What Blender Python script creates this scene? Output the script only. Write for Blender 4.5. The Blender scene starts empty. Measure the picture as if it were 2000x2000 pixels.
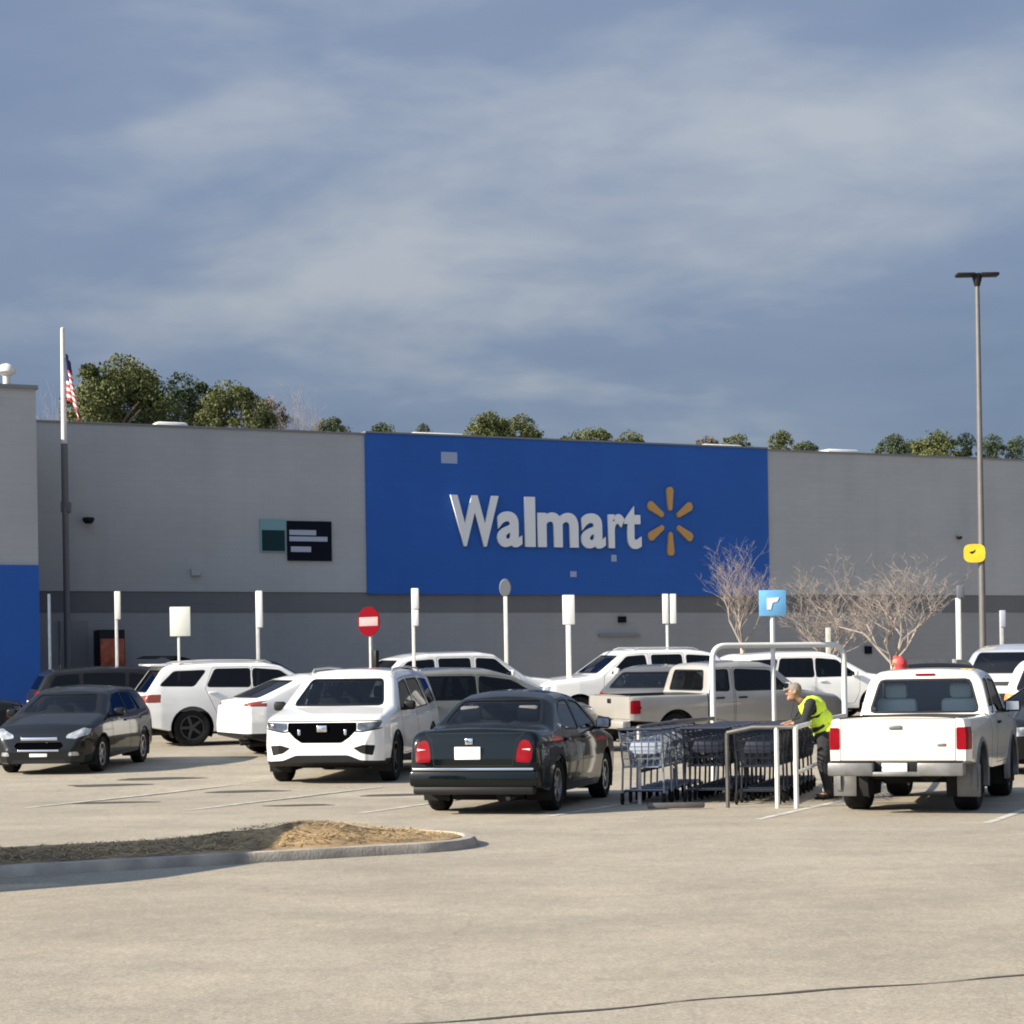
import bpy, bmesh, math, random
import numpy as np
from mathutils import Vector, Matrix, Quaternion
R = math.radians
sc = bpy.context.scene
COL = sc.collection
rnd = random.Random(7)

# ------------------------------------------------------------------ camera
F, H, PHI = 4000.0, 1.6, R(0.9)          # focal length in photo pixels (2000 wide), eye height, roll
cam = bpy.data.cameras.new('camera'); co = bpy.data.objects.new('camera', cam); COL.objects.link(co)
cam.sensor_width = 36; cam.lens = 72; cam.shift_y = 0.165; cam.clip_end = 6000; cam.clip_start = 0.1
co.matrix_world = Matrix.Translation((0, 0, H)) @ Matrix.Rotation(R(90), 4, 'X') @ Matrix.Rotation(-PHI, 4, 'Z')
sc.camera = co
# ------------------------------------------------------------------ light
SUN_AZ, SUN_EL = 24.0, 29.0              # sun stands to the left and a little behind the camera
sd = Vector((-math.cos(R(SUN_AZ)) * math.cos(R(SUN_EL)), -math.sin(R(SUN_AZ)) * math.cos(R(SUN_EL)), math.sin(R(SUN_EL))))
sl = bpy.data.lights.new('sun', 'SUN'); sl.energy = 5.0; sl.angle = R(0.5); sl.color = (1.0, 0.89, 0.73)
so = bpy.data.objects.new('sun', sl); COL.objects.link(so)
so.rotation_euler = (-sd).to_track_quat('-Z', 'Y').to_euler()
w = bpy.data.worlds.new('World'); sc.world = w; w.use_nodes = True
nt = w.node_tree; N = nt.nodes; LK = nt.links
bg = N['Background']
sky = N.new('ShaderNodeTexSky'); sky.sky_type = 'NISHITA'; sky.sun_disc = False
sky.sun_elevation = R(SUN_EL); sky.sun_rotation = math.atan2(sd.x, sd.y)
sky.air_density = 1.0; sky.dust_density = 0.6; sky.ozone_density = 1.6
bg.inputs['Strength'].default_value = 0.10
tc = N.new('ShaderNodeTexCoord')
sep = N.new('ShaderNodeSeparateXYZ'); LK.new(tc.outputs['Generated'], sep.inputs[0])
# cloud deck: project the view direction on a flat layer so that clouds flatten towards the horizon
def wm(op, a, b=None, c=None):
    n = N.new('ShaderNodeMath'); n.operation = op
    for i, v in enumerate((a, b, c)):
        if v is None: continue
        if isinstance(v, (int, float)): n.inputs[i].default_value = v
        else: LK.new(v, n.inputs[i])
    return n.outputs[0]
zz = wm('ADD', wm('MAXIMUM', sep.outputs['Z'], 0.0), 0.24)
cx = wm('DIVIDE', sep.outputs['X'], zz); cy = wm('DIVIDE', sep.outputs['Y'], zz)
cmb = N.new('ShaderNodeCombineXYZ'); LK.new(cx, cmb.inputs[0]); LK.new(cy, cmb.inputs[1])
mp = N.new('ShaderNodeMapping'); LK.new(cmb.outputs[0], mp.inputs[0])
mp.inputs['Scale'].default_value = (1.15, 1.5, 1.0); mp.inputs['Location'].default_value = (2.03, 1.35, 0.0)
def wnoise(scale, det, rough, dist=0.0):
    n = N.new('ShaderNodeTexNoise'); n.inputs['Scale'].default_value = scale; n.inputs['Detail'].default_value = det
    n.inputs['Roughness'].default_value = rough; n.inputs['Distortion'].default_value = dist
    LK.new(mp.outputs[0], n.inputs['Vector']); return n.outputs['Fac']
n1 = wnoise(0.7, 5, 0.55, 0.4); n2 = wnoise(3.0, 6, 0.58, 0.2)
cl = wm('ADD', wm('MULTIPLY', n1, 0.74), wm('MULTIPLY', n2, 0.26))
ramp = N.new('ShaderNodeValToRGB'); LK.new(cl, ramp.inputs[0])
ramp.color_ramp.elements[0].position = 0.40; ramp.color_ramp.elements[1].position = 0.66
ramp.color_ramp.elements[0].color = (0.84, 1.13, 1.74, 1); ramp.color_ramp.elements[1].color = (2.15, 2.30, 2.55, 1)
e = ramp.color_ramp.elements.new(0.53); e.color = (1.08, 1.38, 1.98, 1)
CLOUD = N.new('ShaderNodeMixRGB'); CLOUD.inputs[0].default_value = 0.92
LK.new(sky.outputs[0], CLOUD.inputs[1]); LK.new(ramp.outputs[0], CLOUD.inputs[2])
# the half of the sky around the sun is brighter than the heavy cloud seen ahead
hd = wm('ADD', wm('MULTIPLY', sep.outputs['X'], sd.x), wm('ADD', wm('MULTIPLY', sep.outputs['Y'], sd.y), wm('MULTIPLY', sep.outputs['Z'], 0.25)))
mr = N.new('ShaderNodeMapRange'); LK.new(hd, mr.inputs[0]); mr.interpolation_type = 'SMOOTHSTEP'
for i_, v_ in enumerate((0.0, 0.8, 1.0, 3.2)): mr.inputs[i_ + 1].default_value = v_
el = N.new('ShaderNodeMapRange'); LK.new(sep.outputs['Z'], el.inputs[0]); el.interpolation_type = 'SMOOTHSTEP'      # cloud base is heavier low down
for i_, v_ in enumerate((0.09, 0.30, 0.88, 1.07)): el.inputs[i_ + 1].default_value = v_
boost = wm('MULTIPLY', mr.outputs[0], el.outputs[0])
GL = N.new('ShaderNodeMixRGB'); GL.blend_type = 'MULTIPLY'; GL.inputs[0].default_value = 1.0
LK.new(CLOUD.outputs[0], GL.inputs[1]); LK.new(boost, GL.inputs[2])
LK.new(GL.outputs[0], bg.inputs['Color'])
sc.view_settings.view_transform = 'Standard'; sc.view_settings.look = 'None'
sc.view_settings.gamma = 1.0; sc.view_settings.use_curve_mapping = False
sc.view_settings.exposure = 1.0
sc.cycles.filter_width = 1.9
sc.cycles.max_bounces = 8; sc.cycles.transparent_max_bounces = 24

# ------------------------------------------------------------------ layout helpers
def gz(Y):                                # the car park climbs gently towards the store
    t = min(Y, 90.0) - 28.0
    if t <= 0: return 0.0
    return 0.022 * t * t / 12 if t < 6 else 0.022 * (t - 3)
def ray(px, py):                          # photo pixel -> (X/Y, (Z-H)/Y)
    dx, dy = px - 1000.0, 1330.0 - py
    return ((dx * math.cos(PHI) + dy * math.sin(PHI)) / F, (-dx * math.sin(PHI) + dy * math.cos(PHI)) / F)
def at(px, py, Y):
    a, b = ray(px, py); return Vector((a * Y, Y, H + b * Y))
def on_ground(px, Y):                     # point of the ground at depth Y seen in photo column px
    v = -(H - gz(Y)) / Y * F
    u = ((px - 1000.0) + v * math.sin(PHI)) / math.cos(PHI)
    return Vector((u * Y / F, Y, gz(Y)))

# ------------------------------------------------------------------ materials
MATS = {}
def mat(name, col, rough=0.5, metal=0.0, coat=0.0, var=0.0, vscale=4.0, bump=0.0, bscale=40.0, spec=0.5, emit=None):
    if name in MATS: return MATS[name]
    m = bpy.data.materials.new(name); m.use_nodes = True; t = m.node_tree; b = t.nodes['Principled BSDF']
    b.inputs['Base Color'].default_value = (*col, 1); b.inputs['Roughness'].default_value = rough
    b.inputs['Metallic'].default_value = metal; b.inputs['Coat Weight'].default_value = coat
    b.inputs['Coat Roughness'].default_value = 0.04; b.inputs['Specular IOR Level'].default_value = spec
    tcn = None
    if var or bump:
        tcn = t.nodes.new('ShaderNodeTexCoord')
    if var:
        n = t.nodes.new('ShaderNodeTexNoise'); n.inputs['Scale'].default_value = vscale; n.inputs['Detail'].default_value = 6
        t.links.new(tcn.outputs['Object'], n.inputs['Vector'])
        r = t.nodes.new('ShaderNodeMapRange'); r.inputs[1].default_value = 0.3; r.inputs[2].default_value = 0.7
        r.inputs[3].default_value = 1 - var; r.inputs[4].default_value = 1 + var
        t.links.new(n.outputs['Fac'], r.inputs[0])
        x = t.nodes.new('ShaderNodeMixRGB'); x.blend_type = 'MULTIPLY'; x.inputs[0].default_value = 1
        x.inputs[1].default_value = (*col, 1); t.links.new(r.outputs[0], x.inputs[2])
        t.links.new(x.outputs[0], b.inputs['Base Color'])
    if bump:
        n = t.nodes.new('ShaderNodeTexNoise'); n.inputs['Scale'].default_value = bscale; n.inputs['Detail'].default_value = 5
        t.links.new(tcn.outputs['Object'], n.inputs['Vector'])
        bp = t.nodes.new('ShaderNodeBump'); bp.inputs['Strength'].default_value = bump; bp.inputs['Distance'].default_value = 0.02
        t.links.new(n.outputs['Fac'], bp.inputs['Height']); t.links.new(bp.outputs[0], b.inputs['Normal'])
    MATS[name] = m; return m
def glass(name, tint, rough=0.02):
    if name in MATS: return MATS[name]
    m = bpy.data.materials.new(name); m.use_nodes = True; t = m.node_tree; t.nodes.clear()
    o = t.nodes.new('ShaderNodeOutputMaterial'); mx = t.nodes.new('ShaderNodeMixShader')
    tr = t.nodes.new('ShaderNodeBsdfTransparent'); tr.inputs[0].default_value = (*tint, 1)
    gl = t.nodes.new('ShaderNodeBsdfGlossy'); gl.inputs['Roughness'].default_value = rough
    fr = t.nodes.new('ShaderNodeFresnel'); fr.inputs[0].default_value = 1.55
    t.links.new(fr.outputs[0], mx.inputs[0]); t.links.new(tr.outputs[0], mx.inputs[1]); t.links.new(gl.outputs[0], mx.inputs[2])
    t.links.new(mx.outputs[0], o.inputs[0]); MATS[name] = m; return m
def paint(name, col, metal=0.0, rough=0.32):
    return mat('paint_' + name, col, rough, metal, .65 if max(col) < .2 else 1.0, var=0.05, vscale=2.5, spec=0.06 if max(col) < .2 else .4)
M_RUB = mat('tyre_rubber', (0.012, 0.012, 0.012), 0.8, var=0.25, vscale=9, spec=.15)
M_BLK = mat('black_plastic', (0.009, 0.009, 0.010), 0.55, var=0.2, spec=.25)
M_GRILLE = mat('grille_black', (0.002, 0.002, 0.0025), 0.9, spec=.0)
M_WELL = mat('wheel_well_black', (0.008, 0.008, 0.008), 0.9)
M_RIM = mat('alloy_rim', (0.42, 0.42, 0.43), 0.32, 0.9)
M_DRIM = mat('dark_rim', (0.07, 0.07, 0.072), 0.35, 0.7)
M_CHROME = mat('chrome', (0.75, 0.75, 0.76), 0.12, 1.0)
M_LINING = mat('cabin_lining', (0.075, 0.08, 0.078), 0.8)
M_SEAT_D = mat('seat_dark', (0.05, 0.05, 0.052), 0.8)
M_SEAT_G = mat('seat_grey', (0.56, 0.58, 0.55), 0.85)
M_LENS = mat('headlight_lens', (0.34, 0.35, 0.36), 0.14, 0.35, 1.0, var=0.6, vscale=9)
M_LENSD = mat('headlight_lens_smoked', (0.10, 0.105, 0.11), 0.12, 0.5, 1.0, var=0.7, vscale=11)
M_RED = mat('tail_lens_red', (0.20, 0.002, 0.007), 0.35, 0.0, 0.0, spec=.12, var=0.2, vscale=8)
M_CLEAR = mat('tail_lens_clear', (0.75, 0.62, 0.56), 0.15, 0.0, 1.0)
M_AMBER = mat('lens_amber', (0.75, 0.22, 0.04), 0.2, 0.0, 1.0)
M_PLATE = mat('plate_white', (0.80, 0.80, 0.78), 0.45)
M_GLASS = glass('glass_clear', (0.80, 0.87, 0.84))
M_TINT = glass('glass_tinted', (0.10, 0.11, 0.115))
M_STEEL = mat('galvanised', (0.52, 0.52, 0.50), 0.45, 0.35, var=0.12, vscale=6)
M_WPOST = mat('white_post', (0.62, 0.62, 0.58), 0.5, var=0.08, vscale=5)

# ------------------------------------------------------------------ object helpers
def link(o, parent=None):
    COL.objects.link(o)
    if parent is not None: o.parent = parent
    return o
def obj(name, bm, m, parent=None, smooth=True, norm=True):
    me = bpy.data.meshes.new(name)
    if norm and isinstance(bm, bmesh.types.BMesh): bmesh.ops.recalc_face_normals(bm, faces=bm.faces[:])
    bm.to_mesh(me); bm.free()
    for x in (m if isinstance(m, (list, tuple)) else [m]): me.materials.append(x)
    if smooth: sharp(me)
    return link(bpy.data.objects.new(name, me), parent)
def sharp(me, ang=38):
    me.polygons.foreach_set('use_smooth', [True] * len(me.polygons))
    try: me.set_sharp_from_angle(angle=R(ang))
    except Exception: pass
def tag(o, label, cat, group=None, kind=None):
    if label: o['label'] = label
    if cat: o['category'] = cat
    if group: o['group'] = group
    if kind: o['kind'] = kind
    return o
def empty(name, loc=(0, 0, 0), rz=0.0, label=None, cat=None, group=None):
    o = bpy.data.objects.new(name, None); o.empty_display_size = 0.3; COL.objects.link(o)
    o.location = loc; o.rotation_euler = (0, 0, rz)
    return tag(o, label, cat, group)
def struct(o): o['kind'] = 'structure'; return o
def copy_tree(o, parent=None):
    c = o.copy(); COL.objects.link(c); c.parent = parent
    for ch in list(o.children): copy_tree(ch, c)
    return c
def box(bm, c, s, bev=0.0, rot=None, seg=2):
    g = bmesh.ops.create_cube(bm, size=1.0)['verts']
    bmesh.ops.scale(bm, vec=s, verts=g)
    if bev:
        ed = list({e for v in g for e in v.link_edges})
        r = bmesh.ops.bevel(bm, geom=ed, offset=bev, segments=seg, affect='EDGES', profile=0.5)
        g = list({v for f in r['faces'] for v in f.verts} | {v for v in g if v.is_valid})
    if rot is not None: bmesh.ops.rotate(bm, cent=(0, 0, 0), matrix=rot, verts=g)
    bmesh.ops.translate(bm, vec=c, verts=g)
    return g
def tube(bm, pts, rad, n=8, cap=True):
    pts = [Vector(p) for p in pts]; rings = []
    rads = rad if isinstance(rad, (list, tuple)) else [rad] * len(pts)
    up = None
    for i, p in enumerate(pts):
        a = pts[max(i - 1, 0)]; b = pts[min(i + 1, len(pts) - 1)]; d = (b - a)
        if d.length < 1e-9: d = Vector((0, 0, 1))
        d.normalize()
        if up is None: up = Vector((0, 0, 1)) if abs(d.z) < 0.9 else Vector((1, 0, 0))
        s = d.cross(up)
        if s.length < 1e-6: s = d.orthogonal()
        s.normalize(); t = s.cross(d); up = t
        rings.append([bm.verts.new(p + (s * math.cos(2 * math.pi * k / n) + t * math.sin(2 * math.pi * k / n)) * rads[i]) for k in range(n)])
    for r0, r1 in zip(rings, rings[1:]):
        for k in range(n): bm.faces.new((r0[k], r0[(k + 1) % n], r1[(k + 1) % n], r1[k]))
    if cap:
        bm.faces.new(rings[0][::-1]); bm.faces.new(rings[-1])
def lathe(bm, prof, n=28, axis='y', closed=False):
    rings = []
    for (r, h) in prof:
        ring = []
        for k in range(n):
            a = 2 * math.pi * k / n; c, s = math.cos(a) * r, math.sin(a) * r
            ring.append(bm.verts.new({'y': (c, h, s), 'z': (c, s, h), 'x': (h, c, s)}[axis]))
        rings.append(ring)
    pairs = list(zip(rings, rings[1:])) + ([(rings[-1], rings[0])] if closed else [])
    for r0, r1 in pairs:
        for k in range(n): bm.faces.new((r0[k], r0[(k + 1) % n], r1[(k + 1) % n], r1[k]))
    if not closed:
        for ring in (rings[0], rings[-1]):
            try: bm.faces.new(ring)
            except Exception: pass
def prism(bm, poly, d, fn):
    """solid of a 2D outline; fn(a, b, t) maps outline coords and depth t (0 or d) to 3D"""
    A = [bm.verts.new(fn(p[0], p[1], 0)) for p in poly]; B = [bm.verts.new(fn(p[0], p[1], d)) for p in poly]
    bm.faces.new(A); bm.faces.new(B[::-1]); n = len(poly)
    for k in range(n): bm.faces.new((A[k], B[k], B[(k + 1) % n], A[(k + 1) % n]))
def arc(p0, p1, p2, n=5):
    p0, p1, p2 = map(Vector, (p0, p1, p2))
    return [p0 * (1 - t) ** 2 + p1 * 2 * t * (1 - t) + p2 * t * t for t in [i / n for i in range(n + 1)]]

# ------------------------------------------------------------------ vehicle builder
def smoothfn(lst, s):
    xs = np.array([p[0] for p in lst], float); zs = np.array([p[1] for p in lst], float)
    off = np.linspace(-s, s, 9)
    def f(x):
        return float(np.mean(np.interp(np.clip(x + off, xs[0], xs[-1]), xs, zs)))
    return f
def pip(p, poly):
    x, y = p; c = False; n = len(poly)
    for i in range(n):
        x0, y0 = poly[i]; x1, y1 = poly[i - 1]
        if (y0 > y) != (y1 > y) and x < (x1 - x0) * (y - y0) / (y1 - y0) + x0: c = not c
    return c
def inset(poly, d):
    n = len(poly)
    area = sum(poly[i - 1][0] * poly[i][1] - poly[i][0] * poly[i - 1][1] for i in range(n))
    s = 1 if area > 0 else -1; out = []
    for i in range(n):
        a, b, c = Vector(poly[i - 1]), Vector(poly[i]), Vector(poly[(i + 1) % n])
        e0 = (b - a).normalized(); e1 = (c - b).normalized()
        n0 = Vector((-e0.y, e0.x)) * s; n1 = Vector((-e1.y, e1.x)) * s
        k = n0 + n1; k = k / max(0.35, k.dot(k)) * 2 if k.length > 1e-6 else n0
        out.append(tuple(b + k * d))
    return out
def rounded(poly, r, n=2):
    out = []; m = len(poly)
    for i in range(m):
        a, b, c = Vector(poly[i - 1]), Vector(poly[i]), Vector(poly[(i + 1) % m])
        ra = min(r, (a - b).length * 0.45); rc = min(r, (c - b).length * 0.45)
        p0 = b + (a - b).normalized() * ra; p2 = b + (c - b).normalized() * rc
        for k in range(n + 1):
            t = k / n; out.append(tuple(p0 * (1 - t) ** 2 + b * 2 * t * (1 - t) + p2 * t * t))
    return out
AX = {'y': (0, 2), 'x': (1, 2), 'z': (0, 1)}
def carve(bm, poly, ax, sel):
    i, j = AX[ax]
    lo0, hi0 = min(p[0] for p in poly), max(p[0] for p in poly); lo1, hi1 = min(p[1] for p in poly), max(p[1] for p in poly)
    faces = []
    for f in bm.faces:
        a0 = b0 = 1e9; a1 = b1 = -1e9
        for w_ in f.verts:
            p = w_.co; u = p[i]; v = p[j]
            if u < a0: a0 = u
            if u > a1: a1 = u
            if v < b0: b0 = v
            if v > b1: b1 = v
        if a1 < lo0 or a0 > hi0 or b1 < lo1 or b0 > hi1: continue
        if sel(f): faces.append(f)
    n = len(poly)
    for k in range(n):
        if not faces: return []
        a, b = poly[k - 1], poly[k]
        d = (b[0] - a[0], b[1] - a[1]); ll = math.hypot(*d)
        if ll < 1e-7: continue
        co_ = [0, 0, 0]; no = [0, 0, 0]; co_[i], co_[j] = a; no[i], no[j] = d[1] / ll, -d[0] / ll
        q0, q1 = min(a[0], b[0]) - .002, max(a[0], b[0]) + .002; q2, q3 = min(a[1], b[1]) - .002, max(a[1], b[1]) + .002
        sub = []
        for f in faces:                       # only the faces this edge really crosses
            vv = [w_.co for w_ in f.verts]
            us = [c[i] for c in vv]; ws = [c[j] for c in vv]
            if max(us) < q0 or min(us) > q1 or max(ws) < q2 or min(ws) > q3: continue
            ds = [(u - a[0]) * no[i] + (v - a[1]) * no[j] for u, v in zip(us, ws)]
            if min(ds) < -1e-5 and max(ds) > 1e-5: sub.append(f)
        if not sub: continue
        es = {e for f in sub for e in f.edges}; vs = {v for f in sub for v in f.verts}
        r = bmesh.ops.bisect_plane(bm, geom=list(vs) + list(es) + sub, dist=1e-5, plane_co=co_, plane_no=no)
        faces = list({g for g in r['geom'] if isinstance(g, bmesh.types.BMFace)} | {f for f in faces if f.is_valid})
    res = []
    for f in faces:
        c = f.calc_center_median()
        if pip((c[i], c[j]), poly): res.append(f)
    return res
def detach(bm, faces, push=0.0):
    nb = bmesh.new(); mp_ = {}
    for f in faces:
        for v in f.verts:
            if v not in mp_: mp_[v] = nb.verts.new(v.co - v.normal * push)
    for f in faces:
        try: nb.faces.new([mp_[v] for v in f.verts])
        except ValueError: pass
    bmesh.ops.delete(bm, geom=faces, context='FACES')
    nb.normal_update()
    return nb
def mir(poly): return [(-p[0], p[1]) for p in poly][::-1]

WHEELS = {}
def wheel_meshes(Rw, wd, rim_m, spokes):
    key = (Rw, wd, rim_m.name, spokes)
    if key in WHEELS: return WHEELS[key]
    bm = bmesh.new(); rr = Rw * 0.66; h = wd / 2
    lathe(bm, [(rr, -h * 0.9), (rr + .03, -h), (Rw - .03, -h), (Rw - .006, -h * .8), (Rw, -h * .5), (Rw, h * .5), (Rw - .006, h * .8), (Rw - .03, h), (rr + .03, h), (rr, h * .9)], 32, 'y', True)
    me = bpy.data.meshes.new('wheel'); bmesh.ops.recalc_face_normals(bm, faces=bm.faces[:]); bm.to_mesh(me); bm.free(); me.materials.append(M_RUB); sharp(me)
    bm = bmesh.new()
    lathe(bm, [(rr - .004, -h * .9), (rr - .004, h * .86), (rr - .03, h * .86), (rr - .035, h * .1), (.01, h * .1)], 32, 'y')
    for f in bm.faces: f.material_index = 1 if all(abs(v.co.y - h * .1) < 1e-4 for v in f.verts) else 0
    for k in range(spokes):
        m3 = Matrix.Rotation(2 * math.pi * k / spokes, 3, 'Y')
        box(bm, m3 @ Vector(((rr - .03) * .53, h * .55, 0)), ((rr - .03) * .95, .03, rr * .26), .008, m3, 1)
    g = bmesh.new(); lathe(g, [(.055, h * .3), (.055, h * .72), (.03, h * .76), (.001, h * .76)], 14, 'y')
    t = bpy.data.meshes.new('tmp'); g.to_mesh(t); g.free(); bm.from_mesh(t); bpy.data.meshes.remove(t)
    m2 = bpy.data.meshes.new('rim'); bmesh.ops.recalc_face_normals(bm, faces=bm.faces[:]); bm.to_mesh(m2); bm.free(); m2.materials.append(rim_m); m2.materials.append(M_WELL); sharp(m2)
    WHEELS[key] = (me, m2); return me, m2

def vehicle(name, label, sp, pm, px, Y, ref, yaw, cat='car', group=None, rim=None, rails=False, flare=None, seat_m=None,
            glass_f=None, glass_s=None, black_low=None, mirror_m=None, tail_m=None, spokes=5, open_hatch=False, dz=0.0):
    """yaw: heading in degrees from +X (counter-clockwise). ref: local (forward from rear bumper, left) point that stands at column px, depth Y."""
    L = sp['L']; top = smoothfn(sp['top'], sp.get('sm', .035)); bot = smoothfn(sp['bot'], .05); plan = smoothfn(sp['plan'], .03); side = smoothfn(sp['side'], .03)
    rc = smoothfn(sp.get('rc', [(0, .11), (L, .11)]), .03); crown = sp.get('crown', .035)
    glass_f = glass_f or M_GLASS; glass_s = glass_s or M_TINT; rim = rim or M_RIM; seat_m = seat_m or M_SEAT_D
    th = R(yaw); fwd = Vector((math.cos(th), math.sin(th), 0)); lft = Vector((-fwd.y, fwd.x, 0))
    P = on_ground(px, Y)
    org = P - fwd * (ref[0] - L / 2) - lft * ref[1]
    slope = (gz(org.y + .5) - gz(org.y - .5))
    nrm = Vector((0, -slope, 1)).normalized()
    f3 = (fwd - nrm * fwd.dot(nrm)).normalized(); l3 = nrm.cross(f3)
    root = empty(name, label=label, cat=cat, group=group)
    m4 = Matrix((f3, l3, nrm)).transposed().to_4x4(); m4.translation = Vector((org.x, org.y, gz(org.y) + dz))
    root.matrix_world = m4
    X0 = -L / 2
    def hw(x, z):
        zt = top(x); r = min(rc(x), (zt - bot(x)) * .4); wv = plan(x) * side(z)
        if z > zt - r:
            u = min(1.0, (z - (zt - r)) / r); wv -= r * 1.15 * (1 - math.sqrt(max(0, 1 - u * u)))
        return wv
    keys = sorted({p[0] for p in sp['top']} | {p[0] for p in sp['plan']})
    xs = set(np.round(np.arange(0, L + .001, .065), 4)) | {0, .012, .03, .055, .09, L, L - .012, L - .03, L - .055, L - .09}
    for k in keys: xs |= {k, max(0, k - .018), min(L, k + .018)}
    xs = sorted(xs); xs = [x for i, x in enumerate(xs) if i == 0 or x - xs[i - 1] > .006]
    bm = bmesh.new(); rows = []
    for x in xs:
        zt, zb = top(x), bot(x); r = min(rc(x), (zt - zb) * .4); sec = [(0, zb), (hw(x, zb) * .55, zb), (hw(x, zb) * .93, zb)]
        for k in range(14):
            z = zb + .02 + (zt - r - zb - .02) * k / 13; sec.append((hw(x, z), z))
        for k in range(1, 7):
            u = math.sin(k / 6 * math.pi / 2); z = zt - r + r * u; sec.append((hw(x, z), z))
        y1 = sec[-1][0]
        for k in range(1, 7):
            y = y1 * (1 - k / 6); sec.append((y, zt + crown * (1 - (y / max(y1, 1e-4)) ** 2)))
        row = []
        for q, (y, z) in enumerate(sec):
            a = bm.verts.new((x + X0, y, z)); b = a if (q == 0 or q == len(sec) - 1) else bm.verts.new((x + X0, -y, z))
            row.append((a, b))
        rows.append(row)
    def quad(vs):
        u = []
        for v in vs:
            if v not in u: u.append(v)
        if len(u) > 2:
            try: bm.faces.new(u)
            except ValueError: pass
    for r0, r1 in zip(rows, rows[1:]):
        for q in range(len(r0) - 1):
            quad((r0[q][0], r1[q][0], r1[q + 1][0], r0[q + 1][0])); quad((r0[q + 1][1], r1[q + 1][1], r1[q][1], r0[q][1]))
    for row in (rows[0], rows[-1]):
        for q in range(len(row) - 1): quad((row[q][0], row[q + 1][0], row[q + 1][1], row[q][1]))
    bmesh.ops.recalc_face_normals(bm, faces=bm.faces[:]); bm.normal_update()
    def sh(poly): return [(p[0] + X0, p[1]) for p in poly]
    S = {1: lambda f: f.normal.y > .2, -1: lambda f: f.normal.y < -.2}
    FR = lambda f: f.normal.x > .08; RE = lambda f: f.normal.x < -.08
    BODY = [pm, M_BLK, M_WELL, M_CHROME]
    # glazing
    for s in (1, -1):
        for w_ in sp['windows']:
            poly = rounded(sh(w_), .05)
            for f in carve(bm, inset(poly, -.022), 'y', S[s]): f.material_index = 1
            fs = carve(bm, poly, 'y', S[s])
            if fs: obj('side_window', detach(bm, fs, .006), glass_s, root, norm=False)
    for nm, key, sel, gm in (('windscreen', 'wind', FR, glass_f), ('rear_window', 'rearwin', RE, sp.get('rear_glass') or glass_s)):
        if key in sp:
            poly = rounded(sp[key], .05); xlim = (lambda f: f.calc_center_median().x > X0 + L * .45) if key == 'wind' else (lambda f: f.calc_center_median().x < X0 + L * .55)
            for f in carve(bm, inset(poly, -.025), 'x', lambda f: sel(f) and xlim(f)): f.material_index = 1
            fs = carve(bm, poly, 'x', lambda f: sel(f) and xlim(f))
            if fs: obj(nm, detach(bm, fs, .006), gm, root, norm=False)
    # cabin lining
    zf = sp.get('zf', .72); x0c, x1c = sp['cabin']
    lb = bmesh.new(); mp_ = {}
    for f in bm.faces:
        c = f.calc_center_median()
        if c.z > zf and X0 + x0c < c.x < X0 + x1c and f.material_index in (0, 1):
            vs = []
            for v in f.verts:
                if v not in mp_: mp_[v] = lb.verts.new(v.co - v.normal * .03)
                vs.append(mp_[v])
            try: lb.faces.new(vs[::-1])
            except ValueError: pass
    box(lb, (X0 + (x0c + x1c) / 2, 0, zf), (x1c - x0c, plan(L * .5) * 1.7, .02))
    box(lb, (X0 + x1c - .22, 0, zf + .12), (.40, plan(L * .5) * 1.62, .24), .04)
    obj('interior', lb, M_LINING, root, norm=False)
    for (sx, sy) in sp['seats']:
        sb = bmesh.new(); zs = sp.get('zs', 1.0); tl = Matrix.Rotation(R(-14), 3, 'Y')
        box(sb, (X0 + sx, sy, zs - .06), (.13, .50, .62), .055, tl); box(sb, (X0 + sx - .10, sy, zs + .34), (.10, .28, .19), .045, tl)
        box(sb, (X0 + sx + .28, sy, zf + .10), (.50, .50, .14), .05)
        obj('seat', sb, seat_m, root)
    # pickup bed
    if 'bed' in sp:
        b0, b1, bw = sp['bed']; zt = top(b0 + .3)
        fs = carve(bm, [(X0 + b0, -bw), (X0 + b1, -bw), (X0 + b1, bw), (X0 + b0, bw)], 'z', lambda f: f.normal.z > .4 and f.calc_center_median().z > zt - .1)
        bmesh.ops.delete(bm, geom=fs, context='FACES')
        tb = bmesh.new(); zi = .66
        q = [(X0 + b0, -bw), (X0 + b1, -bw), (X0 + b1, bw), (X0 + b0, bw)]
        lo = [tb.verts.new((a, b, zi)) for a, b in q]; hi = [tb.verts.new((a, b, zt + .012)) for a, b in q]
        tb.faces.new(lo)
        for k in range(4): tb.faces.new((hi[k], hi[(k + 1) % 4], lo[(k + 1) % 4], lo[k]))
        obj('load_bed', tb, sp['bed_m'], root, smooth=False, norm=False)
    # wheel openings and wheels
    Rw = sp['R']; wd = sp.get('wd', .22)
    wm_, rm_ = wheel_meshes(Rw, wd, rim, spokes)
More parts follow.
